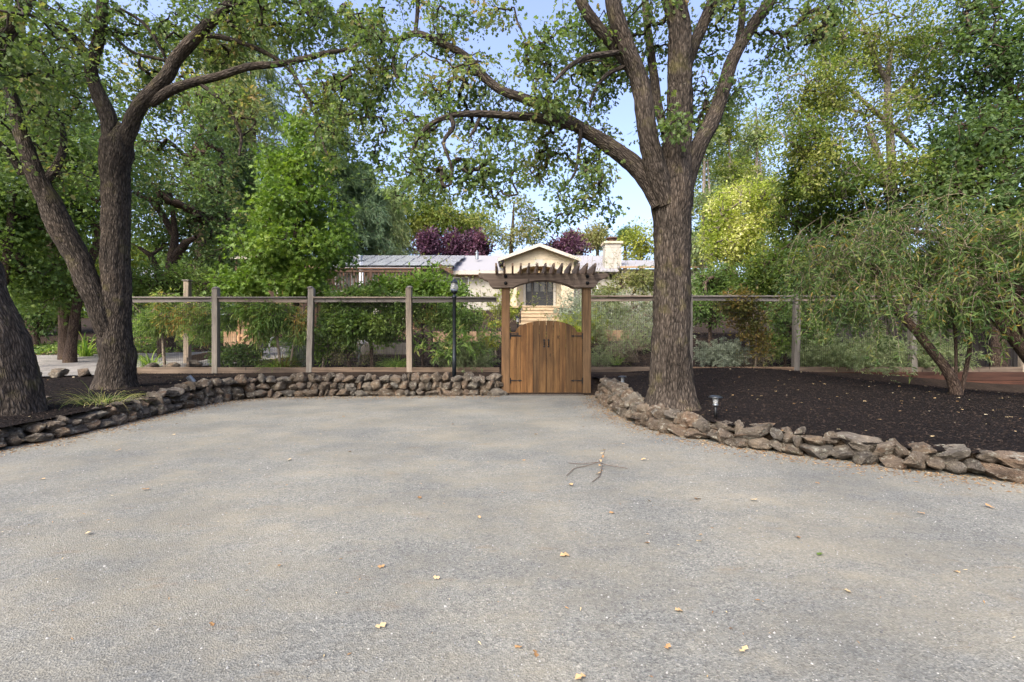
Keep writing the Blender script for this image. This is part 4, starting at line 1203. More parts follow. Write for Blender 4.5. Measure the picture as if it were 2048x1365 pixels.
# flat-roofed patio cover further left
PY = 24.0
px_ = lambda v: (v - CX) / F * PY
pz_ = lambda v: CZ + (HY - v) / F * PY
root = thing('patio_cover', (px_(530), PY, 2.2), 'flat patio cover with pale fascia board behind the bright green tree', 'patio cover')
MB().span((px_(458), PY, pz_(519)), (px_(612), PY + 4, pz_(512))).build('roof', M['fascia'], root, bevel=0.02)
MB().span((px_(566), PY + 0.1, pz_(540)), (px_(640), PY + 0.3, pz_(526))).build('beam', M['tan_wood'], root)
for v in (470, 540, 606): MB().span((px_(v) - 0.1, PY + 0.2, 1.4), (px_(v) + 0.1, PY + 0.4, pz_(519.2))).build('post', M['deck_wood'], root)
MB().span((px_(470), PY + 3.8, 1.4), (px_(612), PY + 3.95, pz_(519.2))).build('back_wall', M['soffit'], root)
# tan cedar side gate behind the fence
TY = 15.6
tx = lambda v: (v - CX) / F * TY
tz = lambda v: CZ + (HY - v) / F * TY
root = thing('side_gate', (tx(478), TY, tz(697)), 'tan cedar plank gate with diagonal brace seen through the left fence', 'gate')
xx = np.linspace(tx(481), tx(514), 6)
for k in range(5): MB().span((xx[k] + 0.004, TY, tz(697)), (xx[k + 1] - 0.004, TY + 0.02, tz(614))).build('plank', M['tan_wood'], root)
for v in (628, 652, 674): MB().span((tx(481), TY - 0.035, tz(v)), (tx(514), TY - 0.003, tz(v - 5))).build('rail', M['tan_wood'], root)
MB().span((tx(475), TY - 0.05, tz(698)), (tx(480.5), TY + 0.05, tz(610))).build('stile', M['tan_wood'], root)
MB().bar((tx(482), TY - 0.055, tz(692)), (tx(512), TY - 0.055, tz(634)), 0.1, 0.03, up=(0, 1, 0)).build('brace', M['tan_wood'], root)
root = thing('planter_box', (tx(455), TY + 0.3, tz(695)), 'low tan timber planter beside the cedar side gate', 'planter')
for k in range(3): MB().span((tx(436), TY + 0.3, tz(696 - 11 * k) + 0.0025), (tx(471), TY + 0.34, tz(685 - 11 * k))).build('board', M['tan_wood'], root)
MB().span((tx(468), TY + 0.1, tz(697)), (tx(473), TY + 0.2, tz(618))).build('post', M['dark_board'], root)
# timber edging across the garden slope
for (pa, ya, pb, yb, Y, lab) in ((866, 663, 1002, 663, 15.0, 'weathered timber edging board crossing the slope left of the gate'), (640, 687, 815, 685, 13.6, 'long low timber edging board behind the clipped hedge'), (1190, 662, 1260, 660, 14.8, 'timber edging board on the slope right of the gate')):
    xa_, xb2 = (pa - CX) / F * Y, (pb - CX) / F * Y
    z = CZ + (HY - (ya + yb) / 2) / F * Y
    o = MB().span((xa_, Y, z - 0.34), (xb2, Y + 0.06, z)).build('timber_edging', M['tan_wood' if pa > 860 else 'fence_wood'], None, bevel=0.006)
    tag(o, lab, 'edging')
# white irrigation pipe ends
for px, py, Y, lab in ((543, 679, 12.6, 'curved white irrigation pipe end among the plants near the side gate'), (722, 692, 12.6, 'white irrigation pipe end standing under the clipped hedge')):
    p = P(px, py, Y)
    o = MB().pipe([p + (-0.07, 0, -0.5), p + (-0.05, 0, -0.12), p + (0.0, 0, 0.03), p + (0.08, 0, 0.07)], 0.022, 8).build('irrigation_pipe', M['white'], None, True)
    tag(o, lab, 'pipe')
# white shed far behind the left oaks
root = thing('garden_shed', tuple(P(215, 560, 27)), 'white garden shed roof glimpsed between the left oak trunks', 'shed')
c = P(213, 545, 27)
MB().prism([(c[0] - 1.3, c[2] - 1.8), (c[0] + 1.3, c[2] - 1.8), (c[0] + 1.3, c[2] - 0.2), (c[0], c[2] + 0.55), (c[0] - 1.3, c[2] - 0.2)], 'y', 27, 30).build('wall', M['lime2'], root)
for s in (-1, 1): MB().prism([(c[0], c[2] + 0.68), (c[0] + s * 1.6, c[2] - 0.22), (c[0] + s * 1.6, c[2] - 0.34), (c[0], c[2] + 0.56)], 'y', 26.7, 30.3).build('roof', M['white'], root)
#PART3
# ------------------------------------------------------------------ vegetation
def W(pts):
    """(px, py, distance, radius px) measured on the photograph -> metres"""
    return [(*P(a, b, y), r * y / F) for a, b, y, r in pts]
def Wc(pts, y0, y1):
    n = len(pts)
    return W([(a, b, y0 + (y1 - y0) * i / max(1, n - 1), r) for i, (a, b, r) in enumerate(pts)])

def stems(root, name, st, dr, ln, grav, r0, mat, K=6, wob=0.08, kind=True):
    N = len(st)
    pts = [st]
    d = unit(dr)
    for k in range(K):
        d = unit(d + grav * (k + 1) / K + rng.normal(size=(N, 3)) * wob)
        pts.append(pts[-1] + d * (ln / K)[:, None])
    p = np.stack(pts, 1)
    off = root_off(root)
    if name:
        x = unit(np.cross(unit(p[:, -1] - p[:, 0]), np.array([0.33, 0.9, 0.2])))
        y = unit(np.cross(unit(p[:, -1] - p[:, 0]), x))
        a = np.arange(3) * 2.094
        rr = r0 * (1 - 0.75 * np.arange(K + 1) / K)
        V = p[:, :, None] + rr[None, :, None, None] * (np.cos(a)[None, None, :, None] * x[:, None, None] + np.sin(a)[None, None, :, None] * y[:, None, None])
        b = (np.arange(N) * 3 * (K + 1))[:, None, None]; i = (np.arange(K) * 3)[None, :, None]; k = np.arange(3)[None, None]; k2 = (k + 1) % 3
        Q = np.stack([b + i + k, b + i + k2, b + i + 3 + k2, b + i + 3 + k], -1).reshape(-1, 4)
        Vf = V.reshape(-1, 3)
        o = obj(name, np_mesh(name, Vf - off, Q, M[mat], True, {'bk': Vf * np.array([1, 1, 1])}), root)
        if kind: o['kind'] = 'stuff'
    return p
def stem_leaves(root, p, per, f0, size, leaf, mat, spread=0.6, hang=0.3, rnd=None, tipbias=1.0, name='crown', jit=0.012, up=0.5):
    N, K1, _ = p.shape
    n = N * per
    si = np.repeat(np.arange(N), per)
    t = (f0 + (1 - f0) * rng.random(n) ** (1 / tipbias)) * (K1 - 1) * 0.999
    k = t.astype(int); fr = (t - k)[:, None]
    pos = p[si, k] * (1 - fr) + p[si, k + 1] * fr
    ax = unit(p[si, k + 1] - p[si, k])
    d = ax * (1 - spread) + rng.normal(size=(n, 3)) * spread + np.array([0, 0, -hang])
    pos = pos + rng.normal(size=(n, 3)) * jit
    sz = size * (0.6 + 0.7 * rng.random(n))
    if rnd is None: rnd = np.clip(rng.random(n) * 0.62 + 0.3 * rng.random(N)[si], 0, 1)
    return leaf_obj(name, pos, d, sz, leaf, L[mat], root, rnd, up)

def tuft(label, px, py, Y, n, h, spread, mat='grass', z=None, cat='grass clump', wid=0.006, name='grass_tuft'):
    c = P(px, py, Y)
    if z is not None: c[2] = z
    elif Y > 11.5: c[2] = float(hill(c[0], Y))
    root = thing(name, c, label, cat)
    a = rng.random(n) * 6.283
    st = c + np.c_[np.cos(a), np.sin(a), 0 * a] * (rng.random(n) * 0.3 * spread)[:, None]
    dr = np.c_[np.cos(a) * spread, np.sin(a) * spread, np.ones(n)] + rng.normal(size=(n, 3)) * 0.25
    ln = h * rng.uniform(0.6, 1.25, n)
    p = stems(root, None, st, dr, ln, np.array([0, 0, -0.55]), 0, None, 5, 0.05)
    side = unit(np.c_[-np.sin(a), np.cos(a), 0 * a] + rng.normal(size=(n, 3)) * 0.3)
    w = wid * (1 - (np.arange(6) / 5.0) ** 2 * 0.95)
    V = np.stack([p - side[:, None] * w[None, :, None], p + side[:, None] * w[None, :, None]], 2).reshape(-1, 3)
    b = (np.arange(n) * 12)[:, None]; i = (np.arange(5) * 2)[None]
    Q = np.stack([b + i, b + i + 1, b + i + 3, b + i + 2], -1).reshape(-1, 4)
    obj('blades', np_mesh('blades', V - root_off(root), Q, L[mat], False, {'rnd': np.repeat(rng.random(n), 12)}), root)
    return root

def twiggy(label, px, py, Y, n, h, spread, leaf='lance', mat='greygreen', size=0.05, per=14, z=None, r=0.006, cat='shrub', name='twiggy_shrub', bark='twig', f0=0.4, lean=(0, 0, 0), grav=-0.1, wob=0.16, K=6, width=0.1):
    c = P(px, py, Y)
    if z is not None: c[2] = z
    elif Y > 11.5:
        g_ = float(hill(c[0], Y)); h = max(0.6 * h, h + c[2] - g_); c[2] = g_
    root = thing(name, c, label, cat)
    a = rng.random(n) * 6.283
    st = c + np.c_[np.cos(a), np.sin(a), 0 * a] * (rng.random(n) * width)[:, None]
    dr = np.c_[np.cos(a) * spread, np.sin(a) * spread, 0.5 + rng.random(n)] + rng.normal(size=(n, 3)) * 0.2 + np.array(lean)
    p = stems(root, 'stems', st, dr, h * rng.uniform(0.55, 1.15, n), np.array([0, 0, grav]), r, bark, K, wob)
    # side twigs
    m = n * 4
    si = rng.integers(0, n, m); k = rng.integers(K // 2, K + 1, m)
    q = stems(root, 'twigs', p[si, k], (p[si, k] - p[si, k - 1]) / (h / K) + rng.normal(size=(m, 3)) * 0.7, h * rng.uniform(0.15, 0.4, m), np.array([0, 0, grav]), r * 0.5, bark, K, wob)
    if per: stem_leaves(root, np.concatenate([p, q]), per, f0, size, leaf, mat)
    return root

# --- the three oaks in the beds
T4 = [Wc([(1342, 838, 58.3), (1342, 812, 47.9), (1342, 785, 43.2), (1342, 740, 39.5), (1343, 650, 36.7), (1343, 550, 36.2), (1344, 450, 36.7), (1346, 385, 40.4), (1351, 335, 32.9), (1356, 260, 26.3), (1360, 150, 23.5), (1362, 60, 22.6), (1338, -40, 22.6), (1335, -230, 17.9), (1345, -420, 10.3)], 6.50, 6.67),
      Wc([(1331, 410, 18.7), (1313, 345, 21.2), (1298, 265, 18.7), (1279, 175, 17.8), (1252, 95, 16.1), (1232, 30, 16.1), (1215, -60, 14.4), (1185, -220, 11.0), (1150, -400, 6.0)], 6.45, 5.80),
      Wc([(1362, 410, 18.7), (1379, 340, 18.7), (1402, 285, 17.0), (1430, 228, 15.3), (1448, 172, 14.4), (1463, 122, 13.6), (1492, 70, 11.9), (1526, 20, 11.0), (1562, -30, 9.3), (1640, -140, 6.0)], 6.50, 6.99),
      Wc([(1316, 415, 11.9), (1285, 347, 17.8), (1242, 306, 16.1), (1200, 280, 14.4), (1155, 254, 12.8), (1095, 217, 11.0), (1042, 195, 9.3), (1005, 181, 8.9), (960, 146, 8.5), (925, 110, 7.6), (880, 86, 6.8), (835, 68, 6.0), (790, 82, 5.1), (745, 75, 4.2), (690, 105, 3.4)], 6.45, 7.63),
      Wc([(1160, 258, 7.6), (1120, 246, 9.3), (1070, 236, 9.3), (1020, 232, 7.6), (960, 228, 6.8), (905, 230, 6.0), (860, 246, 5.1), (830, 275, 4.2), (820, 320, 3.0)], 6.61, 5.91),
      Wc([(1268, 150, 10.2), (1230, 96, 11.0), (1200, 60, 11.0), (1165, 5, 10.2), (1140, -70, 8.5), (1100, -180, 6.0)], 6.34, 5.91),
      Wc([(1352, 220, 11.0), (1366, 160, 13.6), (1382, 108, 12.8), (1402, 58, 11.9), (1426, 0, 11.0), (1450, -90, 8.5), (1480, -240, 5.1)], 6.61, 7.20),
      Wc([(1474, 95, 6.0), (1482, 50, 6.8), (1482, -20, 6.8), (1475, -110, 5.1)], 6.83, 7.31),
      Wc([(1330, 268, 7.6), (1315, 205, 9.3), (1306, 140, 8.5), (1298, 60, 7.6), (1288, -40, 6.8)], 6.67, 7.52),
      Wc([(1255, 105, 5.1), (1222, 108, 6.0), (1180, 116, 5.1), (1145, 135, 4.2), (1110, 165, 3.0)], 6.23, 5.59),
      Wc([(1258, 130, 4.2), (1215, 150, 4.2), (1190, 185, 3.4), (1182, 215, 2.5)], 6.23, 6.02),
      Wc([(900, 232, 4.2), (907, 255, 4.2), (888, 285, 3.4), (905, 330, 2.5), (902, 370, 2.1)], 6.18, 5.91),
      Wc([(962, 229, 4.2), (950, 258, 3.8), (938, 275, 2.5)], 6.34, 6.02),
      Wc([(830, 70, 4.2), (832, 40, 4.2), (838, 0, 3.8), (845, -60, 2.5)], 7.42, 7.74),
      Wc([(800, 82, 3.4), (788, 120, 3.4), (800, 165, 2.5)], 7.47, 7.20),
      Wc([(1162, 260, 4.2), (1158, 300, 3.4), (1150, 345, 2.5), (1120, 385, 2.1)], 6.56, 6.34)]
b4 = [B(880, 70, 7.4, 60, 55, 0.6, 55), B(960, 160, 7.3, 55, 40, 0.5, 45), B(850, 240, 6.3, 70, 40, 0.6, 50), B(940, 20, 7.2, 60, 20, 0.5, 22), B(1060, 120, 6.4, 40, 50, 0.5, 30), B(1090, 310, 7.3, 150, 70, 0.75, 150), B(950, 330, 6.13, 120, 75, 0.7, 125), B(830, 350, 6.02, 70, 70, 0.6, 60), B(1165, 380, 6.34, 85, 60, 0.6, 62), B(1095, 420, 6.23, 50, 30, 0.4, 16), B(1215, 415, 6.34, 24, 20, 0.3, 8),
      B(880, 185, 6.88, 120, 60, 0.9, 90), B(770, 120, 7.52, 90, 70, 1.0, 135), B(1010, 235, 7.5, 110, 40, 0.8, 70), B(1190, 120, 6.9, 100, 100, 0.9, 180), B(1110, 90, 5.91, 40, 50, 0.7, 40), B(1270, 70, 6.88, 90, 90, 1.2, 130),
      B(1120, 200, 6.23, 80, 50, 0.7, 60), B(1395, 190, 7.09, 40, 90, 0.8, 55), B(1470, 190, 7.09, 70, 50, 0.7, 42), B(1570, 60, 7.09, 90, 80, 0.9, 95), B(1430, 40, 6.99, 110, 70, 1.2, 105), B(1650, 10, 7.20, 60, 50, 0.6, 50), B(1320, 250, 6.45, 40, 40, 0.5, 20),
      B(1290, -110, 6.34, 330, 70, 1.5, 110), B(830, -40, 7.52, 150, 50, 1.0, 60), B(1550, -120, 7.09, 160, 70, 1.2, 50), B(1360, -340, 6.67, 330, 130, 1.8, 60), B(700, 230, 7.42, 50, 60, 0.6, 40), B(1355, 255, 6.13, 30, 20, 0.2, 14), B(1000, 15, 6.23, 45, 20, 0.3, 16)]
grow('oak_tree', 'large oak with forked dark trunk in the mulch bed right of the gate', 'tree', T4, b4, 'oak', 'oak', 'bark', lpt=12, tr=0.12, size=0.066, twig=0.0036, droop=0.35, nf=2.6, thr=0.47, rough=0.030, seed=11, zmin=2.9, base=P(1342, 815, 6.5), up=0.8, rmax=0.03)

T2 = [Wc([(228, 800, 46), (228, 778, 39), (229, 745, 33), (230, 650, 27.1), (231, 560, 24.6), (231, 450, 23.4), (233, 350, 23.8), (236, 300, 27.1), (239, 272, 22.1), (243, 250, 12.3)], 8.51, 8.51),
      Wc([(233, 335, 11.3), (219, 250, 14.7), (196, 190, 13.3), (181, 150, 12.0), (191, 105, 11.3), (203, 65, 10.6), (211, 15, 10.0), (214, -50, 8.6), (222, -200, 6.0)], 8.45, 7.98),
      Wc([(184, 160, 6.7), (171, 115, 7.3), (148, 78, 6.7), (117, 50, 6.0), (85, 10, 5.3), (50, -60, 4.0)], 8.35, 7.67),
      Wc([(238, 318, 10.6), (258, 262, 14.7), (285, 216, 13.3), (310, 183, 12.7), (334, 150, 12.0), (346, 120, 11.3), (380, 85, 10.6), (410, 55, 10.0), (440, 28, 8.6), (462, 0, 8.0), (490, -60, 6.0), (540, -180, 4.0)], 8.51, 7.98),
      Wc([(302, 208, 8.0), (344, 182, 9.4), (396, 162, 8.0), (448, 150, 7.3), (499, 134, 6.7), (551, 129, 6.0), (602, 119, 5.3), (654, 107, 4.7), (700, 98, 3.3), (750, 75, 2.7)], 8.40, 7.77),
      Wc([(412, 72, 4.7), (440, 74, 5.3), (482, 86, 4.7), (517, 100, 4.7), (551, 119, 4.0), (585, 150, 2.7)], 8.19, 8.29),
      Wc([(578, 126, 2.7), (592, 155, 4.0), (620, 203, 4.0), (637, 248, 3.3), (647, 293, 2.3), (662, 320, 2.0)], 7.98, 7.77),
      Wc([(622, 205, 3.0), (671, 212, 3.3), (700, 236, 2.7), (735, 245, 2.0)], 7.93, 7.67),
      Wc([(400, 168, 4.0), (444, 200, 4.7), (465, 234, 4.3), (482, 272, 3.3), (478, 312, 2.3)], 8.29, 8.19),
      Wc([(470, 240, 2.7), (492, 236, 2.7), (520, 243, 2.0)], 8.29, 8.40),
      Wc([(482, 272, 2.7), (502, 258, 2.0), (512, 240, 2.0)], 8.29, 8.40),
      Wc([(232, 60, 2.0), (220, 60, 3.3), (243, 85, 2.7), (275, 108, 2.7), (318, 118, 3.3), (335, 123, 2.7)], 8.19, 8.40),
      Wc([(235, 15, 2.7), (275, 38, 3.0), (302, 62, 3.0), (325, 100, 2.7), (336, 125, 2.7)], 8.09, 8.40),
      Wc([(218, 695, 13.6), (213, 655, 19.2), (196, 610, 20.5), (170, 558, 21.1), (142, 502, 20.5), (117, 450, 21.1), (96, 400, 19.2), (72, 345, 16.1), (50, 280, 12.4), (30, 220, 10.5), (8, 150, 8.7), (-20, 60, 6.8), (-60, -80, 4.3)], 8.45, 7.77),
      Wc([(82, 368, 9.0), (104, 348, 8.1), (120, 318, 6.8), (126, 280, 5.4), (118, 235, 3.6)], 8.09, 8.40),
      Wc([(45, 350, 6.7), (20, 310, 6.0), (-5, 285, 5.3), (-40, 250, 4.0)], 7.98, 7.56)]
b2 = [B(730, 190, 7.9, 70, 60, 0.7, 70), B(300, 50, 9.3, 150, 70, 1.0, 160), B(480, 50, 8.9, 110, 65, 1.0, 160), B(610, 50, 8.6, 120, 55, 0.9, 160), B(110, 150, 9.0, 140, 110, 1.2, 260), B(650, 180, 7.88, 90, 60, 0.8, 80), B(670, 290, 7.77, 55, 60, 0.6, 42), B(410, 120, 9.2, 100, 60, 0.9, 100),
      B(60, 300, 8.19, 100, 90, 1.0, 150), B(190, 50, 8.09, 70, 60, 0.8, 70), B(300, -110, 7.98, 420, 70, 1.8, 130), B(700, 40, 7.77, 80, 50, 0.8, 90), B(480, 230, 8.29, 70, 45, 0.6, 40), B(30, 80, 7.56, 110, 100, 1.0, 140), B(520, 20, 7.77, 200, 40, 1.0, 90), B(310, 180, 8.61, 60, 60, 0.5, 50), B(740, 300, 7.56, 50, 70, 0.5, 40)]
grow('oak_tree', 'oak in the left mulch bed with a straight trunk and a second leaning stem', 'tree', T2, b2, 'oak', 'oak', 'bark', lpt=12, tr=0.14, size=0.076, twig=0.0042, droop=0.3, nf=2.0, thr=0.47, rough=0.030, seed=23, zmin=3.4, base=P(228, 775, 8.5), up=0.8, rmax=0.035)

T1 = [Wc([(34, 905, 80), (28, 872, 64), (14, 820, 57), (-6, 740, 55), (-30, 660, 54), (-59, 580, 52), (-94, 480, 48), (-144, 350, 42), (-170, 200, 36), (-180, 50, 30), (-190, -150, 20)], 5.99, 5.82),
      Wc([(-125, 300, 22), (-80, 200, 20), (-20, 110, 14), (40, 40, 10), (90, -40, 7)], 5.88, 6.27),
      Wc([(-140, 220, 22), (-220, 100, 18), (-300, 0, 12), (-380, -100, 8)], 5.82, 5.38)]
b1 = [B(50, 60, 6.27, 120, 90, 0.8, 130), B(-130, 50, 5.82, 250, 170, 1.4, 200), B(-100, -200, 5.94, 350, 130, 1.5, 60)]
grow('oak_tree', 'thick leaning oak trunk cut off by the left edge of the photo', 'tree', T1, b1, 'oak', 'oak', 'bark', lpt=11, tr=0.12, size=0.07, twig=0.003, droop=0.3, nf=2.4, thr=0.47, rough=0.032, seed=31, zmin=3.2, base=P(38, 832, 6.0), up=0.8, rmax=0.03)

# --- trees behind the left oaks
grow('tree', 'slim brown trunk with side stub rising behind the left oaks', 'tree',
     [Wc([(132, 668, 12), (130, 640, 10.5), (125, 590, 10), (115, 530, 10), (106, 490, 9.5), (97, 450, 9), (85, 390, 9), (70, 300, 8), (60, 180, 6)], 14.5, 14.5), Wc([(118, 545, 7), (95, 535, 6), (72, 528, 4)], 14.4, 14.2)],
     [B(60, 230, 14.5, 130, 150, 2.0, 260), B(30, 420, 15, 80, 60, 1.5, 100), B(170, 330, 14.5, 90, 80, 1.6, 130)], 'oak', 'dark', 'bark_brown', 26, 0.34, 0.115, nf=0.9, thr=0.44, seed=41, sides=12, zmin=3.8)
grow('tree', 'pale forked trunk growing at the edge of the drive behind the left oaks', 'tree',
     [Wc([(140, 712, 11), (143, 690, 9), (149, 640, 8), (156, 600, 8), (170, 550, 8), (186, 510, 7.5), (200, 470, 7.5), (197, 450, 6)], 13.6, 13.6), Wc([(199, 470, 7), (180, 438, 6), (160, 410, 5)], 13.6, 13.8), Wc([(199, 465, 7), (214, 430, 6), (220, 380, 5)], 13.6, 13.3)],
     [B(180, 400, 13.7, 90, 60, 1.5, 150), B(130, 300, 14.5, 120, 60, 1.5, 120)], 'kite', 'mid', 'bark_brown', 14, 0.32, 0.13, nf=1.0, thr=0.45, seed=43, sides=12, zmin=3.9)
grow('maple_tree', 'mid green broadleaf tree filling the far left edge behind the oak trunk', 'tree',
     [Wc([(2, 600, 8), (8, 560, 8), (16, 500, 7), (22, 440, 6), (28, 380, 5)], 12, 12), Wc([(14, 505, 5), (0, 470, 4), (-15, 430, 3)], 12, 12)],
     [B(40, 440, 12.5, 110, 110, 1.6, 260), B(60, 560, 13, 90, 60, 1.6, 170), B(-60, 350, 12, 120, 160, 1.6, 200), B(100, 500, 15, 80, 70, 1.4, 110)], 'star', 'mid', 'bark_brown', 26, 0.32, 0.10, nf=1.0, thr=0.44, seed=47, zmin=2.4)
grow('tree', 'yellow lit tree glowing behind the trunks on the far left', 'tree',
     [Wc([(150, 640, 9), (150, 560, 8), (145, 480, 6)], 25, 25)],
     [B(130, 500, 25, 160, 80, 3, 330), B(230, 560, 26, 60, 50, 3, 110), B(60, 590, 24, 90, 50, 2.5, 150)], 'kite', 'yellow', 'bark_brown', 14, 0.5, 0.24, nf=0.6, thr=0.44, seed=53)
grow('tree', 'tall dark oak crown closing the gap behind the left oak trunks', 'tree',
     [Wc([(70, 640, 16), (75, 500, 14), (85, 300, 11), (90, 120, 7)], 23, 23)],
     [B(90, 250, 23, 170, 150, 4, 420), B(150, 440, 24, 140, 70, 3, 170), B(-30, 420, 22, 120, 170, 3, 250)], 'kite', 'dark', 'bark_brown', 14, 0.6, 0.26, nf=0.5, thr=0.44, seed=59)
grow('live_oak', 'dark evergreen oak with branching trunk behind the left fence', 'tree',
     [Wc([(333, 588, 14), (338, 560, 12), (345, 530, 11), (347, 505, 9), (350, 470, 6), (345, 420, 4)], 17.5, 17.5), Wc([(345, 530, 8), (358, 505, 8), (372, 485, 7), (392, 475, 4)], 17.5, 17.3), Wc([(325, 560, 6), (310, 530, 6), (300, 510, 5), (278, 495, 3)], 17.5, 17.2), Wc([(345, 470, 5), (325, 430, 6), (300, 400, 6), (270, 385, 5)], 17.5, 17), Wc([(300, 512, 4), (318, 500, 3), (326, 495, 2)], 17.3, 17.6)],
     [B(300, 330, 18, 130, 110, 2.4, 420), B(410, 400, 18, 80, 110, 2, 270), B(300, 460, 17.5, 70, 60, 1.5, 120), B(420, 520, 18, 70, 40, 1.5, 120), B(430, 250, 18.5, 90, 90, 2, 200)], 'kite', 'dark', 'bark_brown', 15, 0.36, 0.14, nf=0.8, thr=0.46, seed=61, sides=10, zmin=3.2)
grow('tree', 'olive leafed oak crown between the left oak and the bright green tree', 'tree',
     [Wc([(400, 600, 12), (400, 400, 9), (400, 200, 6)], 26, 26)],
     [B(390, 200, 26, 120, 110, 4, 330), B(330, 380, 27, 150, 120, 3, 280), B(440, 470, 27, 80, 80, 3, 140)], 'kite', 'olive', 'bark_brown', 14, 0.6, 0.26, nf=0.45, thr=0.45, seed=67)
grow('shrub', 'leafy green shrub bank behind the left fence under the dark evergreen oak', 'shrub',
     [Wc([(320, 640, 5), (320, 600, 4), (318, 570, 3)], 15.2, 15.2)],
     [B(300, 575, 15.3, 65, 45, 1.0, 260), B(390, 560, 15.6, 50, 40, 0.9, 150), B(250, 590, 15.3, 40, 30, 0.7, 70)], 'kite', 'mid', 'bark_brown', 15, 0.2, 0.10, nf=1.4, thr=0.42, seed=71)
grow('shrub', 'dark leafy shrub far left beside the asphalt path', 'shrub',
     [Wc([(75, 690, 5), (72, 650, 4), (70, 620, 3)], 18.5, 18.5), Wc([(70, 650, 4), (95, 610, 3), (120, 590, 2)], 18.5, 18.5)],
     [B(60, 620, 18.5, 70, 50, 1.2, 190), B(110, 625, 19, 60, 30, 1.0, 90)], 'kite', 'dark', 'bark_brown', 14, 0.26, 0.13, nf=1.2, thr=0.43, seed=73)
# low green ground cover beyond the asphalt path
n = 16000
xq, yq = rng.uniform(-19, -6.0, n), rng.uniform(15.5, 25, n)
ok = (fbm(np.c_[xq * 0.7, yq * 0.7, 0 * xq], 2, 3) > 0.44) & ~inpoly(xq, yq, path_poly)
xq, yq = xq[ok], yq[ok]
o = leaf_obj('ground_cover', np.c_[xq, yq, hill(xq, yq) + rng.random(len(xq)) * 0.16], np.c_[rng.normal(size=(len(xq), 2)), rng.random(len(xq))], rng.uniform(0.07, 0.17, len(xq)), 'kite', L['mid'], None)
tag(o, 'low green ground cover beyond the asphalt path', 'ground cover', kind='stuff')
n = 9000
xq, yq = rng.uniform(-19, -4.5, n), rng.uniform(14, 25, n)
ok = ~inpoly(xq, yq, path_poly)
o = leaf_obj('leaf_litter', np.c_[xq, yq, hill(xq, yq) + 0.03][ok], np.c_[rng.normal(size=(n, 2)), np.zeros(n)][ok], rng.uniform(0.05, 0.12, n)[ok], 'kite', L['litter'], None, rng.random(ok.sum()) * 0.75, 3.0)
tag(o, 'brown leaf litter on the bank beside the asphalt path', 'fallen leaves', kind='stuff')
tuft('strappy green plant beside the trunk at the edge of the drive', 170, 672, 15.5, 60, 0.9, 0.6, 'grass', cat='plant', wid=0.025, name='strappy_plant')

# far wooded skyline that reads as one mass
n = 90000
xq = rng.uniform(-75, 75, n); yq = rng.uniform(50, 62, n)
px_q = CX + xq / yq * F
topz = 7.5 + 4.5 * sstep(250, 700, np.abs(px_q - 1120)) + 2.6 * (fbm(np.c_[xq * 0.22, 0 * xq, 0 * xq], 3, 12) - 0.5) * 2
zq = 1.5 + (topz - 1.5) * rng.random(n) ** 0.8
ok = fbm(np.c_[xq * 0.35, yq * 0.35, zq * 0.5], 2, 77) > 0.36
o = leaf_obj('distant_woodland', np.c_[xq, yq, zq][ok], rng.normal(size=(n, 3))[ok], rng.uniform(0.35, 0.8, n)[ok], 'kite', L['mid'], None, np.clip(0.5 * rng.random(n) + 0.9 * (fbm(np.c_[xq * 0.15, yq * 0.15, zq * 0.2], 2, 5) - 0.25), 0, 1)[ok])
tag(o, 'far wooded skyline behind the house and garden', 'woodland', kind='stuff')
# --- the bright green tree and what stands behind it
grow('sweetgum_tree', 'bright fresh green conical tree behind the left fence', 'tree',
     [Wc([(592, 690, 8), (591, 600, 7), (592, 500, 6), (594, 400, 4.5), (597, 300, 3), (600, 220, 1.5)], 15, 15)],
     [B(598, 250, 15, 40, 45, 0.6, 70), B(590, 330, 15, 80, 60, 1.2, 220), B(590, 420, 15, 110, 65, 1.6, 400), B(585, 500, 14.8, 125, 60, 1.8, 400), B(500, 550, 14.6, 70, 38, 1.0, 180), B(590, 565, 14.5, 70, 35, 1.0, 150), B(660, 480, 15, 45, 40, 0.8, 90)], 'star', 'bright', 'bark_brown', 13, 0.24, 0.13, twig=0.004, nf=1.5, thr=0.44, seed=79, droop=0.35, shell=0.5)
def conifer(label, px, pyb, pyt, Y, rw, mat, n, seed, name='conifer_tree', nb=34, top=0.15, size=0.5):
    root = thing(name, P(px, pyb, Y), label, 'tree')
    off = root_off(root)
    c = catmull(W([(px, pyb, Y, rw * 0.09), (px, (pyb + pyt) / 2, Y, rw * 0.055), (px, pyt, Y, 1)]), 0.5)
    V, Q, bk = tube(c, 8)
    obj('trunk', np_mesh('trunk', V - off, Q, M['bark_brown'], True, {'bk': bk}), root)
    m = nb * 7
    f = rng.random(m) ** 0.85
    zb, zt = P(px, pyb, Y)[2], P(px, pyt, Y)[2]
    z = zb + (zt - zb) * (0.12 + 0.88 * f)
    a = rng.random(m) * 6.283
    ln = rw * Y / F * (1.05 - f) ** 0.75 * rng.uniform(0.6, 1.15, m) + 0.3
    st = np.c_[np.full(m, c[0, 0]), np.full(m, Y), z]
    p = stems(root, 'boughs', st, np.c_[np.cos(a), np.sin(a), np.full(m, 0.25)], ln, np.array([0, 0, -0.42]), 0.035, 'bark_brown', 5, 0.07)
    stem_leaves(root, p, n, 0.15, size, 'needle', mat, 0.5, 0.35, jit=0.16)
    stem_leaves
    return root
conifer('tall pale redwood rising behind the bright green tree', 505, 560, -40, 34, 125, 'paleconifer', 90, 1)
conifer('tall dark redwood behind the patio cover', 462, 600, 120, 30, 85, 'conifer', 70, 2)
conifer('blue green cedar with drooping boughs behind the solar panels', 722, 545, 330, 40, 90, 'blue', 90, 3, 'cedar_tree')
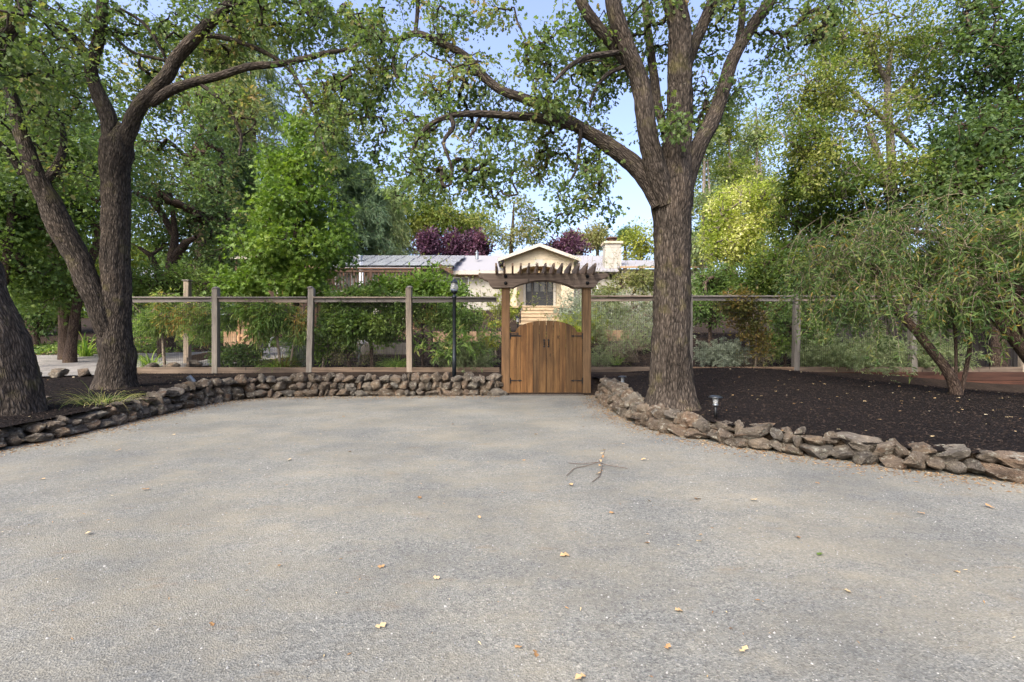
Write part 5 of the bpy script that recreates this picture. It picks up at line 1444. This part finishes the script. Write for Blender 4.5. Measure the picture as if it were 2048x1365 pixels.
conifer('narrow dark green conifer left of the blue green cedar', 665, 560, 190, 38, 70, 'conifer', 80, 4)
conifer('smaller grey green cedar touching the solar panels', 775, 540, 380, 42, 60, 'paleconifer', 70, 5, 'cedar_tree')
grow('tree', 'yellow green oak behind the roof left of the plum trees', 'tree', [Wc([(850, 560, 9), (850, 480, 6), (850, 420, 3)], 47, 47)],
     [B(830, 445, 47, 65, 40, 3, 260), B(910, 440, 47, 75, 42, 3, 280), B(870, 405, 47, 40, 25, 2.5, 90)], 'kite', 'privet', 'bark_brown', 14, 0.62, 0.32, nf=0.4, thr=0.43, seed=83)
grow('tree', 'dark green oak crown above the plum trees', 'tree', [Wc([(960, 560, 8), (955, 480, 5), (950, 440, 3)], 52, 52)],
     [B(950, 450, 52, 50, 35, 3, 170), B(800, 420, 54, 60, 50, 3, 180)], 'kite', 'mid', 'bark_brown', 14, 0.62, 0.32, nf=0.4, thr=0.44, seed=84)
for px, py, rx, ry, Y, lab, sd in ((858, 494, 34, 30, 42, 'deep purple plum tree behind the solar panels, leftmost of the plums', 1), (905, 494, 32, 27, 43, 'deep purple plum tree between two others above the solar roof', 2), (953, 491, 30, 30, 42.5, 'purple plum tree behind the roof just left of the porch gable', 3), (1140, 492, 44, 21, 41, 'purple plum tree behind the right side of the porch gable', 4)):
    grow('plum_tree', lab, 'tree', [Wc([(px, 570, 5), (px, 520, 4), (px, py, 2)], Y, Y)], [B(px, py, Y, rx, ry, 1.5, 230), B(px + 4, py - 6, Y, rx * 0.7, ry, 1.2, 70)], 'kite', 'plum', 'bark_brown', 13, 0.36, 0.26, nf=0.8, thr=0.40, seed=90 + sd, group='purple plum trees behind the house')
grow('tree', 'airy olive tree with sky showing through behind the porch gable', 'tree', [Wc([(1022, 560, 5), (1022, 500, 4), (1026, 440, 2.5), (1028, 405, 1.2)], 40, 40)],
     [B(1025, 460, 40, 62, 45, 2.0, 170), B(1030, 420, 40, 35, 26, 1.5, 45), B(1075, 470, 40, 24, 24, 1.2, 45)], 'kite', 'olive', 'bark_brown', 11, 0.42, 0.24, nf=0.7, thr=0.47, seed=97)
for px, py, rx, ry, Y, m, lab, sd in ((1130, 478, 40, 14, 55, 'olive', 'low olive tree top on the skyline right of the gable', 1), (1195, 474, 26, 24, 48, 'olive', 'small rounded tree on the skyline left of the chimney', 2), (1282, 484, 42, 42, 44, 'yellow', 'yellow green tree behind the house between chimney and oak', 3), (1250, 470, 20, 16, 60, 'dark', 'dark tree top just right of the chimney', 4), (1420, 480, 40, 60, 38, 'mid', 'mid green tree right of the big oak trunk', 5)):
    grow('tree', lab, 'tree', [Wc([(px, 575, 5), (px, 530, 4), (px, py, 2)], Y, Y)], [B(px, py, Y, rx, ry, 1.8, 200)], 'kite', m, 'bark_brown', 13, 0.45, 0.27, nf=0.6, thr=0.44, seed=100 + sd)
for k, (px, pt, lab) in enumerate(((1405, 230, 'thin pale tree beside the big oak, nearest its trunk'), (1455, 200, 'thin pale tall tree standing in the middle of the grove behind the cream shrub'), (1510, 215, 'thin pale tree at the right of the grove behind the cream shrub'))):
    grow('tree', lab, 'tree', [Wc([(px, 560, 4), (px + 2, 420, 3.5), (px + 4, 300, 2.5), (px + 2, pt, 1.2)], 31 + k, 31 + k), Wc([(px + 14, 560, 3), (px + 16, 430, 2.5), (px + 10, 320, 1.5)], 31 + k, 31 + k)],
         [B(px, pt + 60, 31 + k, 36, 60, 1.6, 190), B(px + 4, pt + 165, 31 + k, 44, 60, 1.6, 210), B(px - 5, pt + 260, 31 + k, 46, 50, 1.6, 170)], 'kite', 'paleconifer' if k != 1 else 'privet', 'bark_pale', 11, 0.42, 0.22, nf=0.7, thr=0.47, seed=110 + k, group='thin pale trees behind the cream shrub')

grow('tree', 'hazy green tree crown filling the gap behind the thin pale grove', 'tree', [Wc([(1460, 570, 7), (1462, 450, 5), (1466, 330, 3)], 40, 40)],
     [B(1440, 360, 40, 60, 70, 2.5, 260), B(1500, 330, 40, 50, 80, 2.5, 240), B(1470, 450, 40, 80, 50, 2.5, 200)], 'kite', 'privet', 'bark_brown', 14, 0.5, 0.24, nf=0.5, thr=0.45, seed=119)
# --- right hand trees
grow('privet_tree', 'tall airy yellow green tree with slender trunks right of the big oak', 'tree',
     [Wc([(1800, 560, 10), (1790, 440, 9), (1784, 360, 8), (1780, 270, 7), (1775, 190, 6), (1776, 150, 5), (1785, 90, 3)], 13, 13), Wc([(1795, 470, 6), (1770, 360, 7), (1752, 300, 6), (1735, 250, 4)], 13, 12.6), Wc([(1775, 165, 4), (1752, 120, 4), (1735, 70, 2.5), (1715, 30, 2)], 13, 12.6),
      Wc([(1830, 300, 4), (1785, 255, 5), (1740, 215, 4), (1700, 180, 3), (1640, 150, 2)], 13.2, 12.6), Wc([(1770, 370, 5), (1700, 330, 4), (1640, 310, 3), (1580, 290, 2)], 12.9, 12.3), Wc([(1690, 400, 5), (1680, 350, 4), (1660, 290, 3), (1600, 215, 2)], 12.8, 12.6), Wc([(1778, 200, 4), (1830, 150, 3.5), (1870, 90, 2)], 13, 13.4)],
     [B(1740, 70, 12.8, 110, 65, 1.6, 250), B(1620, 190, 12.5, 95, 60, 1.4, 210), B(1590, 300, 12.4, 75, 60, 1.2, 200), B(1570, 370, 12.8, 60, 40, 1.0, 130), B(1700, 240, 12.8, 120, 80, 1.6, 230), B(1830, 180, 13.2, 90, 110, 1.5, 210), B(1720, 370, 12.8, 140, 55, 1.6, 330), B(1880, 60, 13.5, 80, 60, 1.4, 120), B(1640, 90, 12.8, 60, 50, 1.0, 80), B(1750, -70, 13, 160, 60, 1.6, 150)], 'kite', 'privet', 'bark_pale', 22, 0.24, 0.09, twig=0.0046, nf=1.0, thr=0.47, seed=121, zmin=4.2)
grow('evergreen_tree', 'dense dark green evergreen tree at the right edge', 'tree',
     [Wc([(2000, 600, 14), (2005, 450, 12), (2010, 300, 10), (2020, 100, 7)], 12, 12), Wc([(2006, 400, 7), (2048, 330, 6), (2090, 250, 4)], 12, 11.6)],
     [B(1985, 110, 12, 90, 120, 1.6, 320), B(1960, 300, 12, 130, 110, 1.8, 480), B(2060, 250, 11.6, 100, 200, 1.6, 300), B(1880, 370, 12, 90, 80, 1.4, 220), B(2000, 440, 11.8, 120, 70, 1.4, 260), B(2050, -60, 12, 150, 90, 1.6, 150)], 'kite', 'dark', 'bark_brown', 16, 0.26, 0.125, nf=1.1, thr=0.42, seed=127, zmin=3)
grow('flowering_shrub', 'big rounded shrub with cream yellow flower heads behind the right fence', 'shrub',
     [Wc([(1500, 640, 7), (1498, 540, 5), (1495, 460, 4)], 17, 17)],
     [B(1485, 420, 16.8, 72, 55, 1.3, 520), B(1455, 480, 16.8, 48, 55, 1.1, 330), B(1545, 400, 17, 45, 40, 1.0, 220), B(1530, 480, 16.5, 70, 60, 1.1, 360)], 'kite', 'cream', 'bark_pale', 16, 0.2, 0.10, nf=1.6, thr=0.40, seed=131, shell=0.3)
grow('shrub', 'dense mid green shrub mass behind the fence right of the cream shrub', 'shrub',
     [Wc([(1640, 680, 6), (1640, 560, 5), (1645, 460, 3)], 14, 14)],
     [B(1620, 430, 14, 90, 70, 1.3, 390), B(1600, 530, 13.6, 110, 55, 1.2, 350), B(1720, 440, 13.8, 110, 60, 1.2, 330), B(1520, 560, 14.5, 90, 40, 1.0, 190)], 'kite', 'privet', 'bark_brown', 15, 0.22, 0.11, nf=1.2, thr=0.41, seed=137, rndsh=-0.14)
grow('shrub', 'dark green shrub mass in shade behind the bottlebrush', 'shrub',
     [Wc([(1800, 690, 7), (1800, 560, 5), (1800, 460, 3)], 12.9, 12.9)],
     [B(1780, 520, 12.9, 110, 80, 0.9, 380), B(1910, 520, 12.9, 120, 90, 0.9, 430), B(2030, 560, 12.8, 90, 130, 0.8, 300), B(1700, 600, 12.9, 110, 55, 0.8, 330), B(1640, 560, 12.9, 70, 40, 0.7, 150), B(1960, 640, 12.9, 110, 50, 0.5, 190), B(1860, 640, 12.8, 140, 50, 0.6, 230)], 'kite', 'dark', 'bark_brown', 15, 0.2, 0.10, nf=1.2, thr=0.41, seed=139)

# bottlebrush shrubs with hanging strands
def weeping(label, trunks, pts, n, ln, seed, per=22, size=0.10, base=None, name='bottlebrush'):
    root = thing(name, base if base is not None else trunks[0][0][:3], label, 'shrub')
    off = root_off(root)
    for i, t in enumerate(trunks):
        c = catmull(t, 0.08)
        V, Q, bk = tube(c, 10, 0.008, seed + i)
        obj('trunk' if i == 0 else 'limb', np_mesh('trunk', V - off, Q, M['bark_brown'], True, {'bk': bk}), root)
    T = sample(pts, 1.6, 0.42, seed, 0.5)
    S = np.vstack([catmull(t, 0.2)[:, :3] for t in trunks])
    par, order = attach(T, S)
    m = len(S)
    A = np.where((par >= m)[:, None], T[np.maximum(par - m, 0)], S[np.minimum(par, m - 1)])
    ln_ = np.linalg.norm(T - A, axis=1)
    stems(root, 'branchlets', A, (T - A) + np.array([0, 0, 0.05]), ln_, np.array([0, 0, -0.02]), 0.006, 'twig', 4, 0.05)
    si = rng.integers(0, len(T), n)
    dr = rng.normal(size=(n, 3)) * 0.55 + np.array([0, -0.25, 0.25])
    L_ = ln * rng.uniform(0.45, 1.25, n)
    L_ = np.minimum(L_, (T[si][:, 2] - 0.35).clip(0.25))
    p = stems(root, 'strands', T[si], dr, L_, np.array([0, 0, -0.62]), 0.0055, 'twig', 8, 0.09)
    stem_leaves(root, p, per, 0.12, size, 'lance', 'bottle', 0.62, 0.05, jit=0.006, tipbias=1.5)
    return root
weeping('weeping bottlebrush leaning over the mulch with a bare slanting trunk', [
    W([(1914, 803, 7.9, 11), (1908, 770, 7.9, 9.5), (1890, 735, 7.9, 8.5), (1862, 700, 7.95, 8), (1830, 660, 8.0, 7.5), (1790, 615, 8.1, 7), (1760, 565, 8.3, 6), (1735, 510, 8.4, 4)]),
    W([(1920, 795, 7.9, 4), (1932, 740, 7.9, 4), (1942, 680, 7.8, 4), (1945, 610, 7.7, 4), (1930, 540, 7.7, 3)]),
    W([(1911, 790, 7.9, 3), (1912, 730, 7.9, 3), (1910, 660, 8, 3), (1900, 590, 8.1, 3)]),
    W([(1800, 620, 8.1, 6), (1850, 560, 8.2, 7), (1920, 500, 8.2, 6), (1900, 485, 8.2, 5), (1830, 465, 8.3, 5), (1780, 455, 8.4, 3)])],
    [B(1700, 480, 8.5, 110, 70, 0.8, 110), B(1640, 560, 9.2, 70, 60, 0.7, 60), B(1840, 470, 8.2, 120, 50, 0.8, 100), B(1880, 570, 7.9, 130, 70, 0.7, 90), B(1760, 580, 8.3, 90, 60, 0.6, 60)], 640, 1.15, 5, base=P(1912, 800, 7.9))
weeping('second bottlebrush with thick slanting limbs at the right edge', [
    W([(2120, 830, 7.4, 18), (2080, 740, 7.4, 16), (2040, 685, 7.4, 14), (1995, 630, 7.5, 12), (1965, 570, 7.6, 9), (1950, 500, 7.7, 7)]),
    W([(2075, 735, 7.4, 12), (2050, 660, 7.3, 12), (2015, 590, 7.3, 10), (1985, 530, 7.4, 8), (1975, 470, 7.5, 5)]),
    W([(2060, 690, 7.3, 9), (2048, 600, 7.2, 8), (2010, 555, 7.2, 6)])],
    [B(2000, 500, 7.3, 90, 70, 0.8, 90), B(2080, 560, 7.1, 90, 100, 0.7, 90), B(1960, 590, 7.3, 60, 50, 0.6, 40), B(2150, 450, 7, 120, 120, 0.8, 60)], 300, 1.1, 9, size=0.125, per=18, base=P(2110, 815, 7.4))
# --- plants inside the fence, left to right
fy = FY
grow('climbing_vine', 'dense leafy vine hanging over the fence rail beside the left oak', 'vine', [Wc([(330, 735, 3), (325, 680, 2.5), (325, 620, 2)], 12.1, 12.1)],
     [B(300, 625, 12.1, 45, 40, 0.35, 150), B(345, 620, 12.0, 50, 38, 0.35, 140), B(400, 640, 11.9, 35, 35, 0.3, 90)], 'lance', 'vine', 'twig', 16, 0.15, 0.13, nf=2, thr=0.40, seed=151, droop=0.5)
grow('climbing_vine', 'long leafed vine climbing between the second and third fence posts', 'vine', [Wc([(560, 735, 3), (555, 680, 2.5), (540, 620, 2)], 11.75, 11.7), Wc([(580, 735, 2), (590, 660, 2), (580, 610, 1.5)], 11.75, 11.7)],
     [B(500, 612, 11.7, 60, 20, 0.25, 90), B(560, 625, 11.65, 60, 36, 0.28, 150), B(590, 655, 11.7, 28, 35, 0.25, 60), B(520, 655, 11.65, 18, 24, 0.2, 28), B(455, 625, 11.7, 18, 18, 0.2, 22)], 'lance', 'vine', 'twig', 13, 0.16, 0.17, nf=2, thr=0.42, seed=153, droop=0.7)
tuft('rust coloured dead fronds hanging in the long leafed vine', 567, 655, 11.75, 70, 0.55, 0.55, 'rust', cat='dead fronds', wid=0.012, name='dead_fronds')
grow('clipped_hedge', 'clipped bushy hedge covering the fence between the third and fourth posts', 'hedge', [Wc([(700, 745, 4), (695, 690, 3.5), (690, 650, 3)], 11.9, 11.9), Wc([(745, 745, 4), (742, 690, 3.5), (735, 650, 3)], 11.9, 11.9)],
     [B(700, 640, 11.75, 70, 52, 0.5, 420), B(765, 635, 11.75, 50, 52, 0.45, 300), B(730, 600, 11.7, 80, 22, 0.45, 210), B(660, 620, 11.75, 28, 36, 0.4, 100)], 'kite', 'mid', 'bark_brown', 24, 0.12, 0.085, nf=2.0, thr=0.36, seed=157)
grow('shrub', 'bushy vine with reddish tips on the fence left of the lamp post', 'vine', [Wc([(845, 740, 3), (845, 690, 2.5), (845, 640, 2)], 11.9, 11.9)],
     [B(850, 622, 11.8, 45, 26, 0.35, 120), B(820, 608, 11.7, 45, 14, 0.3, 70), B(880, 635, 11.9, 36, 30, 0.35, 90), B(935, 640, 12.1, 34, 30, 0.35, 60)], 'kite', 'vine', 'bark_brown', 20, 0.13, 0.085, nf=2.0, thr=0.42, seed=159)
twiggy('bamboo like plant with long drooping leaves beside the lamp post', 905, 738, 11.8, 17, 1.5, 0.3, 'lance', 'vine', 0.18, 13, z=0.42, r=0.006, name='bamboo_plant', cat='bamboo', grav=-0.22, f0=0.3)
twiggy('grey lavender bush with bare stems behind the lamp post', 930, 738, 12.0, 130, 0.78, 1.0, 'lance', 'greygreen', 0.05, 24, z=0.43, r=0.004, name='lavender_bush', cat='lavender', f0=0.45)
tuft('bright green grass clump under the long leafed vine', 556, 735, 11.8, 300, 0.52, 0.75, 'grass', z=0.42)
tuft('bright green grass clump under the clipped hedge', 792, 728, 12.0, 260, 0.5, 0.75, 'grass', z=0.46)
tuft('small green grass clump near the white pipe end', 590, 700, 13.0, 160, 0.45, 0.7, 'grass', z=0.62)
tuft('spiky green plant beside the asphalt path behind the left fence', 300, 728, 12.4, 70, 0.62, 0.45, 'grass', z=0.42, wid=0.016, cat='plant', name='spiky_plant')
tuft('wispy grass tuft with dry straw tips in the left mulch bed', 205, 806, 6.75, 150, 0.40, 1.1, 'drygrass', z=float(bed(-5.9, 6.75)), wid=0.0032)
grow('shrub', 'low dark green shrub below the cedar side gate', 'shrub', [Wc([(490, 740, 3), (490, 720, 2)], 12.3, 12.3)], [B(480, 708, 12.3, 55, 20, 0.4, 170), B(440, 712, 12.3, 20, 14, 0.3, 40)], 'kite', 'dark', 'twig', 14, 0.12, 0.08, nf=2, thr=0.4, seed=163)
twiggy('silvery bush behind the third fence post', 618, 720, 13.0, 90, 0.7, 0.8, 'lance', 'silver', 0.05, 20, z=0.6, r=0.004)
grow('shrub', 'yellow green shrub at the foot of the third fence post', 'shrub', [Wc([(645, 745, 3), (648, 700, 2)], 12, 12)], [B(645, 690, 12, 22, 36, 0.3, 90), B(690, 695, 12.2, 22, 16, 0.25, 40)], 'kite', 'bright', 'twig', 13, 0.12, 0.085, nf=2, thr=0.42, seed=165)
twiggy('bare arching twigs under the clipped hedge', 705, 738, 12.1, 40, 0.85, 1.1, 'kite', 'olive', 0.05, 3, z=0.45, r=0.006)
grow('citrus_shrub', 'bright glossy green shrub rising above the fence left of the lantern', 'shrub', [Wc([(860, 700, 5), (860, 630, 4), (858, 590, 3)], 16, 16)],
     [B(795, 578, 16, 50, 22, 0.9, 200), B(850, 574, 16, 50, 27, 0.9, 230), B(905, 592, 15.8, 34, 30, 0.8, 150), B(740, 592, 16, 40, 20, 0.7, 110), B(868, 545, 16.3, 14, 12, .4, 14)], 'kite', 'bright', 'bark_brown', 15, 0.2, 0.12, nf=1.5, thr=0.42, seed=167)
tuft('lime green strappy clump on the slope left of the gate', 968, 650, 15.6, 190, 0.62, 0.6, 'grass', wid=0.012)
for px, py, Y, lab in ((975, 681, 12.9, 'yellow flower cluster on the slope left of the gate, upper of two'), (985, 690, 12.5, 'yellow flower cluster on the slope left of the gate, lower of two'), (991, 650, 14.6, 'pale lime rosette plant near the left arbor post')):
    grow('flower_clump', lab, 'flowers', [Wc([(px, py + 8, 1.5), (px, py + 2, 1)], Y, Y)], [B(px, py, Y, 14, 6, 0.13, 26)], 'kite', 'yellow', 'twig', 12, 0.07, 0.06, nf=3, thr=0.3, seed=px, rndsh=0.25)
twiggy('slender sapling with sparse yellow leaves in front of the porch', 992, 650, 18, 5, 3.0, 0.12, 'kite', 'olive', 0.10, 12, r=0.010, name='sapling', cat='tree', f0=0.35, wob=0.1)
twiggy('sparse leafy shrub left of the steps', 1010, 650, 22, 24, 1.4, 0.14, 'kite', 'yellow', 0.10, 22, r=0.008)
twiggy('second thin sapling with yellow green leaves beside the house corner', 965, 640, 20, 5, 3.2, 0.16, 'kite', 'olive', 0.11, 11, r=0.010, name='sapling', cat='tree', f0=0.45, wob=0.1)
twiggy('pale grey green leafy bush right of the front steps', 1160, 655, 19, 60, 1.2, 0.06, 'lance', 'silver', 0.11, 26, r=0.007, f0=0.2)
twiggy('yellow green upright bush behind the right arbor post', 1160, 690, 14.5, 40, 0.9, 0.08, 'lance', 'yellow', 0.10, 24, r=0.006, f0=0.2)
twiggy('bare pinkish grey twiggy bush before the chimney', 1210, 600, 22, 120, 2.6, 0.62, 'kite', 'olive', 0.06, 7, r=0.010, f0=0.5, wob=0.2)
grow('shrub', 'rounded olive bush above the right fence rail beside the big oak', 'shrub', [Wc([(1265, 640, 4), (1265, 590, 3)], 18, 18)], [B(1270, 565, 18, 45, 30, 0.9, 190), B(1215, 590, 18, 30, 22, 0.7, 80)], 'kite', 'olive', 'bark_brown', 14, 0.2, 0.11, nf=1.4, thr=0.42, seed=171)
twiggy('grey green bush seen through the wire left of the big oak', 1225, 665, 14.5, 90, 1.15, 0.75, 'lance', 'greygreen', 0.08, 17, r=0.005, f0=0.25)
twiggy('pale silvery bush behind the wire beside the big oak', 1278, 650, 15.5, 80, 1.15, 0.7, 'lance', 'silver', 0.08, 17, r=0.005, f0=0.25)
twiggy('fan of bare tan stems leaning left behind the wire fence', 1272, 697, 12.5, 60, 0.95, 0.55, 'kite', 'greygreen', 0.04, 2, z=0.58, r=0.006, lean=(-0.9, 0, 0), wob=0.1)
twiggy('wispy grey plant at the foot of the right arbor post', 1195, 728, 11.9, 60, 0.55, 0.7, 'lance', 'greygreen', 0.04, 12, z=0.43, r=0.003)
tuft('small green weed clump behind the wire right of the gate', 1232, 712, 12.3, 60, 0.42, 0.4, 'grass', z=0.52)
twiggy('silver leaved lavender mound behind the wire fence', 1445, 720, 12.2, 150, 0.62, 0.8, 'lance', 'silver', 0.055, 30, z=0.52, r=0.004, name='lavender_bush', cat='lavender', f0=0.4)
twiggy('bare twiggy remains beside the silver lavender mound', 1500, 738, 12.0, 60, 0.75, 0.9, 'kite', 'olive', 0.04, 2, z=0.45, r=0.006)
grow('climbing_vine', 'rusty yellow vine draped over the right fence rail', 'vine', [Wc([(1510, 735, 3), (1512, 680, 2.5), (1505, 610, 2)], 11.75, 11.65)],
     [B(1490, 605, 11.6, 62, 22, 0.3, 150), B(1500, 640, 11.65, 45, 40, 0.28, 130), B(1520, 690, 11.75, 22, 40, 0.22, 40)], 'kite', 'rust', 'twig', 14, 0.12, 0.085, nf=2, thr=0.42, seed=173)
grow('shrub', 'green leafy shrub behind the wire right of the big oak', 'shrub', [Wc([(1420, 700, 4), (1420, 640, 3)], 14.5, 14.5)], [B(1420, 615, 14.5, 40, 34, 0.8, 190), B(1440, 560, 16, 50, 28, 0.8, 190)], 'kite', 'mid', 'bark_brown', 14, 0.18, 0.10, nf=1.5, thr=0.42, seed=175)
grow('shrub', 'bright leafy shrub beside the right fence post under the rusty vine', 'shrub', [Wc([(1570, 730, 3), (1570, 680, 3)], 12.3, 12.3)], [B(1570, 640, 12.4, 34, 50, 0.4, 170), B(1545, 690, 12.2, 28, 26, 0.3, 70), B(1620, 660, 12.5, 40, 36, 0.4, 130)], 'kite', 'mid', 'bark_brown', 14, 0.14, 0.09, nf=1.8, thr=0.42, seed=177)
twiggy('spreading silver grey shrub behind the wire fence near the bottlebrush', 1690, 735, 12.2, 170, 1.05, 1.0, 'lance', 'greygreen', 0.08, 24, z=0.4, r=0.005, f0=0.2, width=0.9)
twiggy('second silver grey shrub in shade behind the wire fence', 1790, 735, 12.3, 170, 1.05, 1.0, 'lance', 'greygreen', 0.08, 34, z=0.35, r=0.005, f0=0.2, width=0.7)
grow('shrub', 'low green shrub on the slope beyond the right fence rail', 'shrub', [Wc([(1380, 640, 4), (1380, 590, 3)], 19, 19)], [B(1400, 575, 19, 60, 26, 1.0, 200), B(1230, 620, 19, 60, 20, 1.0, 150), B(1330, 600, 20, 80, 22, 1.0, 160)], 'lance', 'greygreen', 'twig', 15, 0.24, 0.16, nf=1.4, thr=0.42, seed=179)
# curved dead branch on the ground behind the right fence
root = thing('dead_branch', P(1690, 725, 11.9), 'dark curved dead branch lying behind the right fence', 'branch')
MB().pipe([P(1650, 715, 12), P(1655, 700, 12), P(1672, 706, 11.95), P(1720, 708, 11.95), P(1760, 718, 11.9)], 0.022, 7).build('limb', M['bark_brown'], root, True)
MB().pipe([P(1672, 706, 11.95), P(1664, 690, 11.9), P(1655, 688, 11.9)], 0.014, 6).build('limb', M['bark_brown'], root, True)

# --- things lying on the gravel
def groundpt(px, py):
    Y = F * CZ / (py - HY)
    return (px - CX) / F * Y, Y
T_, F_ = LEAF['oak']
lv = [np_mesh('fallen_leaf', T_ * np.array([1, 1, s]) + 0.0, F_, L['litter'], False, {'rnd': np.full(len(T_), r_)}) for s, r_ in ((1.0, 0.12), (-1.2, 0.3), (1.6, 0.45), (-0.7, 0.6))]
spots = [(1630, 968), (1228, 1030), (960, 1040), (1405, 1085), (1068, 1305), (1330, 1303), (1172, 1357), (175, 1068), (558, 1137), (770, 1135), (1350, 1225), (580, 920), (440, 903), (1045, 1300), (1282, 922), (1500, 1002), (1390, 1000), (700, 905), (520, 820), (640, 870), (840, 1000), (300, 980), (1138, 970), (880, 1160), (1300, 1005), (1850, 1030), (1920, 1150), (1700, 1190), (420, 1250), (230, 905), (1075, 870), (1250, 890), (1600, 1080), (1990, 1020), (90, 960), (750, 1260), (1298, 1090), (1044, 923), (1560, 930), (350, 870), (690, 835), (905, 850), (1120, 1115), (1480, 1310)]
for i, (px, py) in enumerate(spots):
    x, y = groundpt(px, py)
    o = obj('fallen_leaf', lv[i % 4])
    o.location = (x, y, 0.012); o.rotation_euler = (random.gauss(0, .2), random.gauss(0, .2), random.random() * 6.28)
    s = random.uniform(0.032, 0.06) * (0.75 if y < 2.4 else 1.0); o.scale = (s, s, s)
    tag(o, 'small dry curled leaf fallen on the grey gravel', 'fallen leaf', 'dry leaves fallen on the gravel')
x, y = groundpt(1645, 1110)
o = obj('fallen_leaf', np_mesh('fallen_leaf', T_, F_, L['mid'], False, {'rnd': np.full(len(T_), 0.5)})); o.location = (x, y, 0.012); o.scale = (0.04,) * 3; o.rotation_euler = (0, 0, 2)
tag(o, 'single green leaf on the gravel in the right foreground', 'fallen leaf')
x, y = groundpt(1185, 932)
root = thing('fallen_twig', (x, y, 0), 'forked fallen twig with dry leaves lying on the gravel before the gate', 'twig')
g = lambda px, py, z=0.012: np.array([*groundpt(px, py), z])
for pts, r_ in (([(1137, 929), (1165, 931), (1198, 931, 0.03), (1210, 934, .02), (1255, 940)], 0.0028), ([(1133, 955), (1148, 940), (1172, 935), (1198, 931, 0.03)], 0.003), ([(1198, 931, .03), (1206, 922, .05), (1210, 914, .06)], 0.003), ([(1205, 935, .02), (1200, 955), (1185, 967)], 0.003)):
    MB().pipe([g(*q) for q in pts], r_, 6).build('stem', M['bark_brown'], root, True)
pp = np.array([g(1202, 930, 0.03), g(1200, 942), g(1195, 948), g(1208, 918, 0.06), g(1205, 926, .05), g(1190, 950), g(1212, 914, .07), g(1198, 936, .02)])
for i in range(8):
    leaf_obj('dry_leaf', pp[i:i + 1], rng.normal(size=(1, 3)) * np.array([1, 1, 0.3]), np.full(1, 0.038), 'oak', L['litter'], root, np.array([(.5, .3, .45, .6, .2, .35, .5, .4)[i]]), 2)
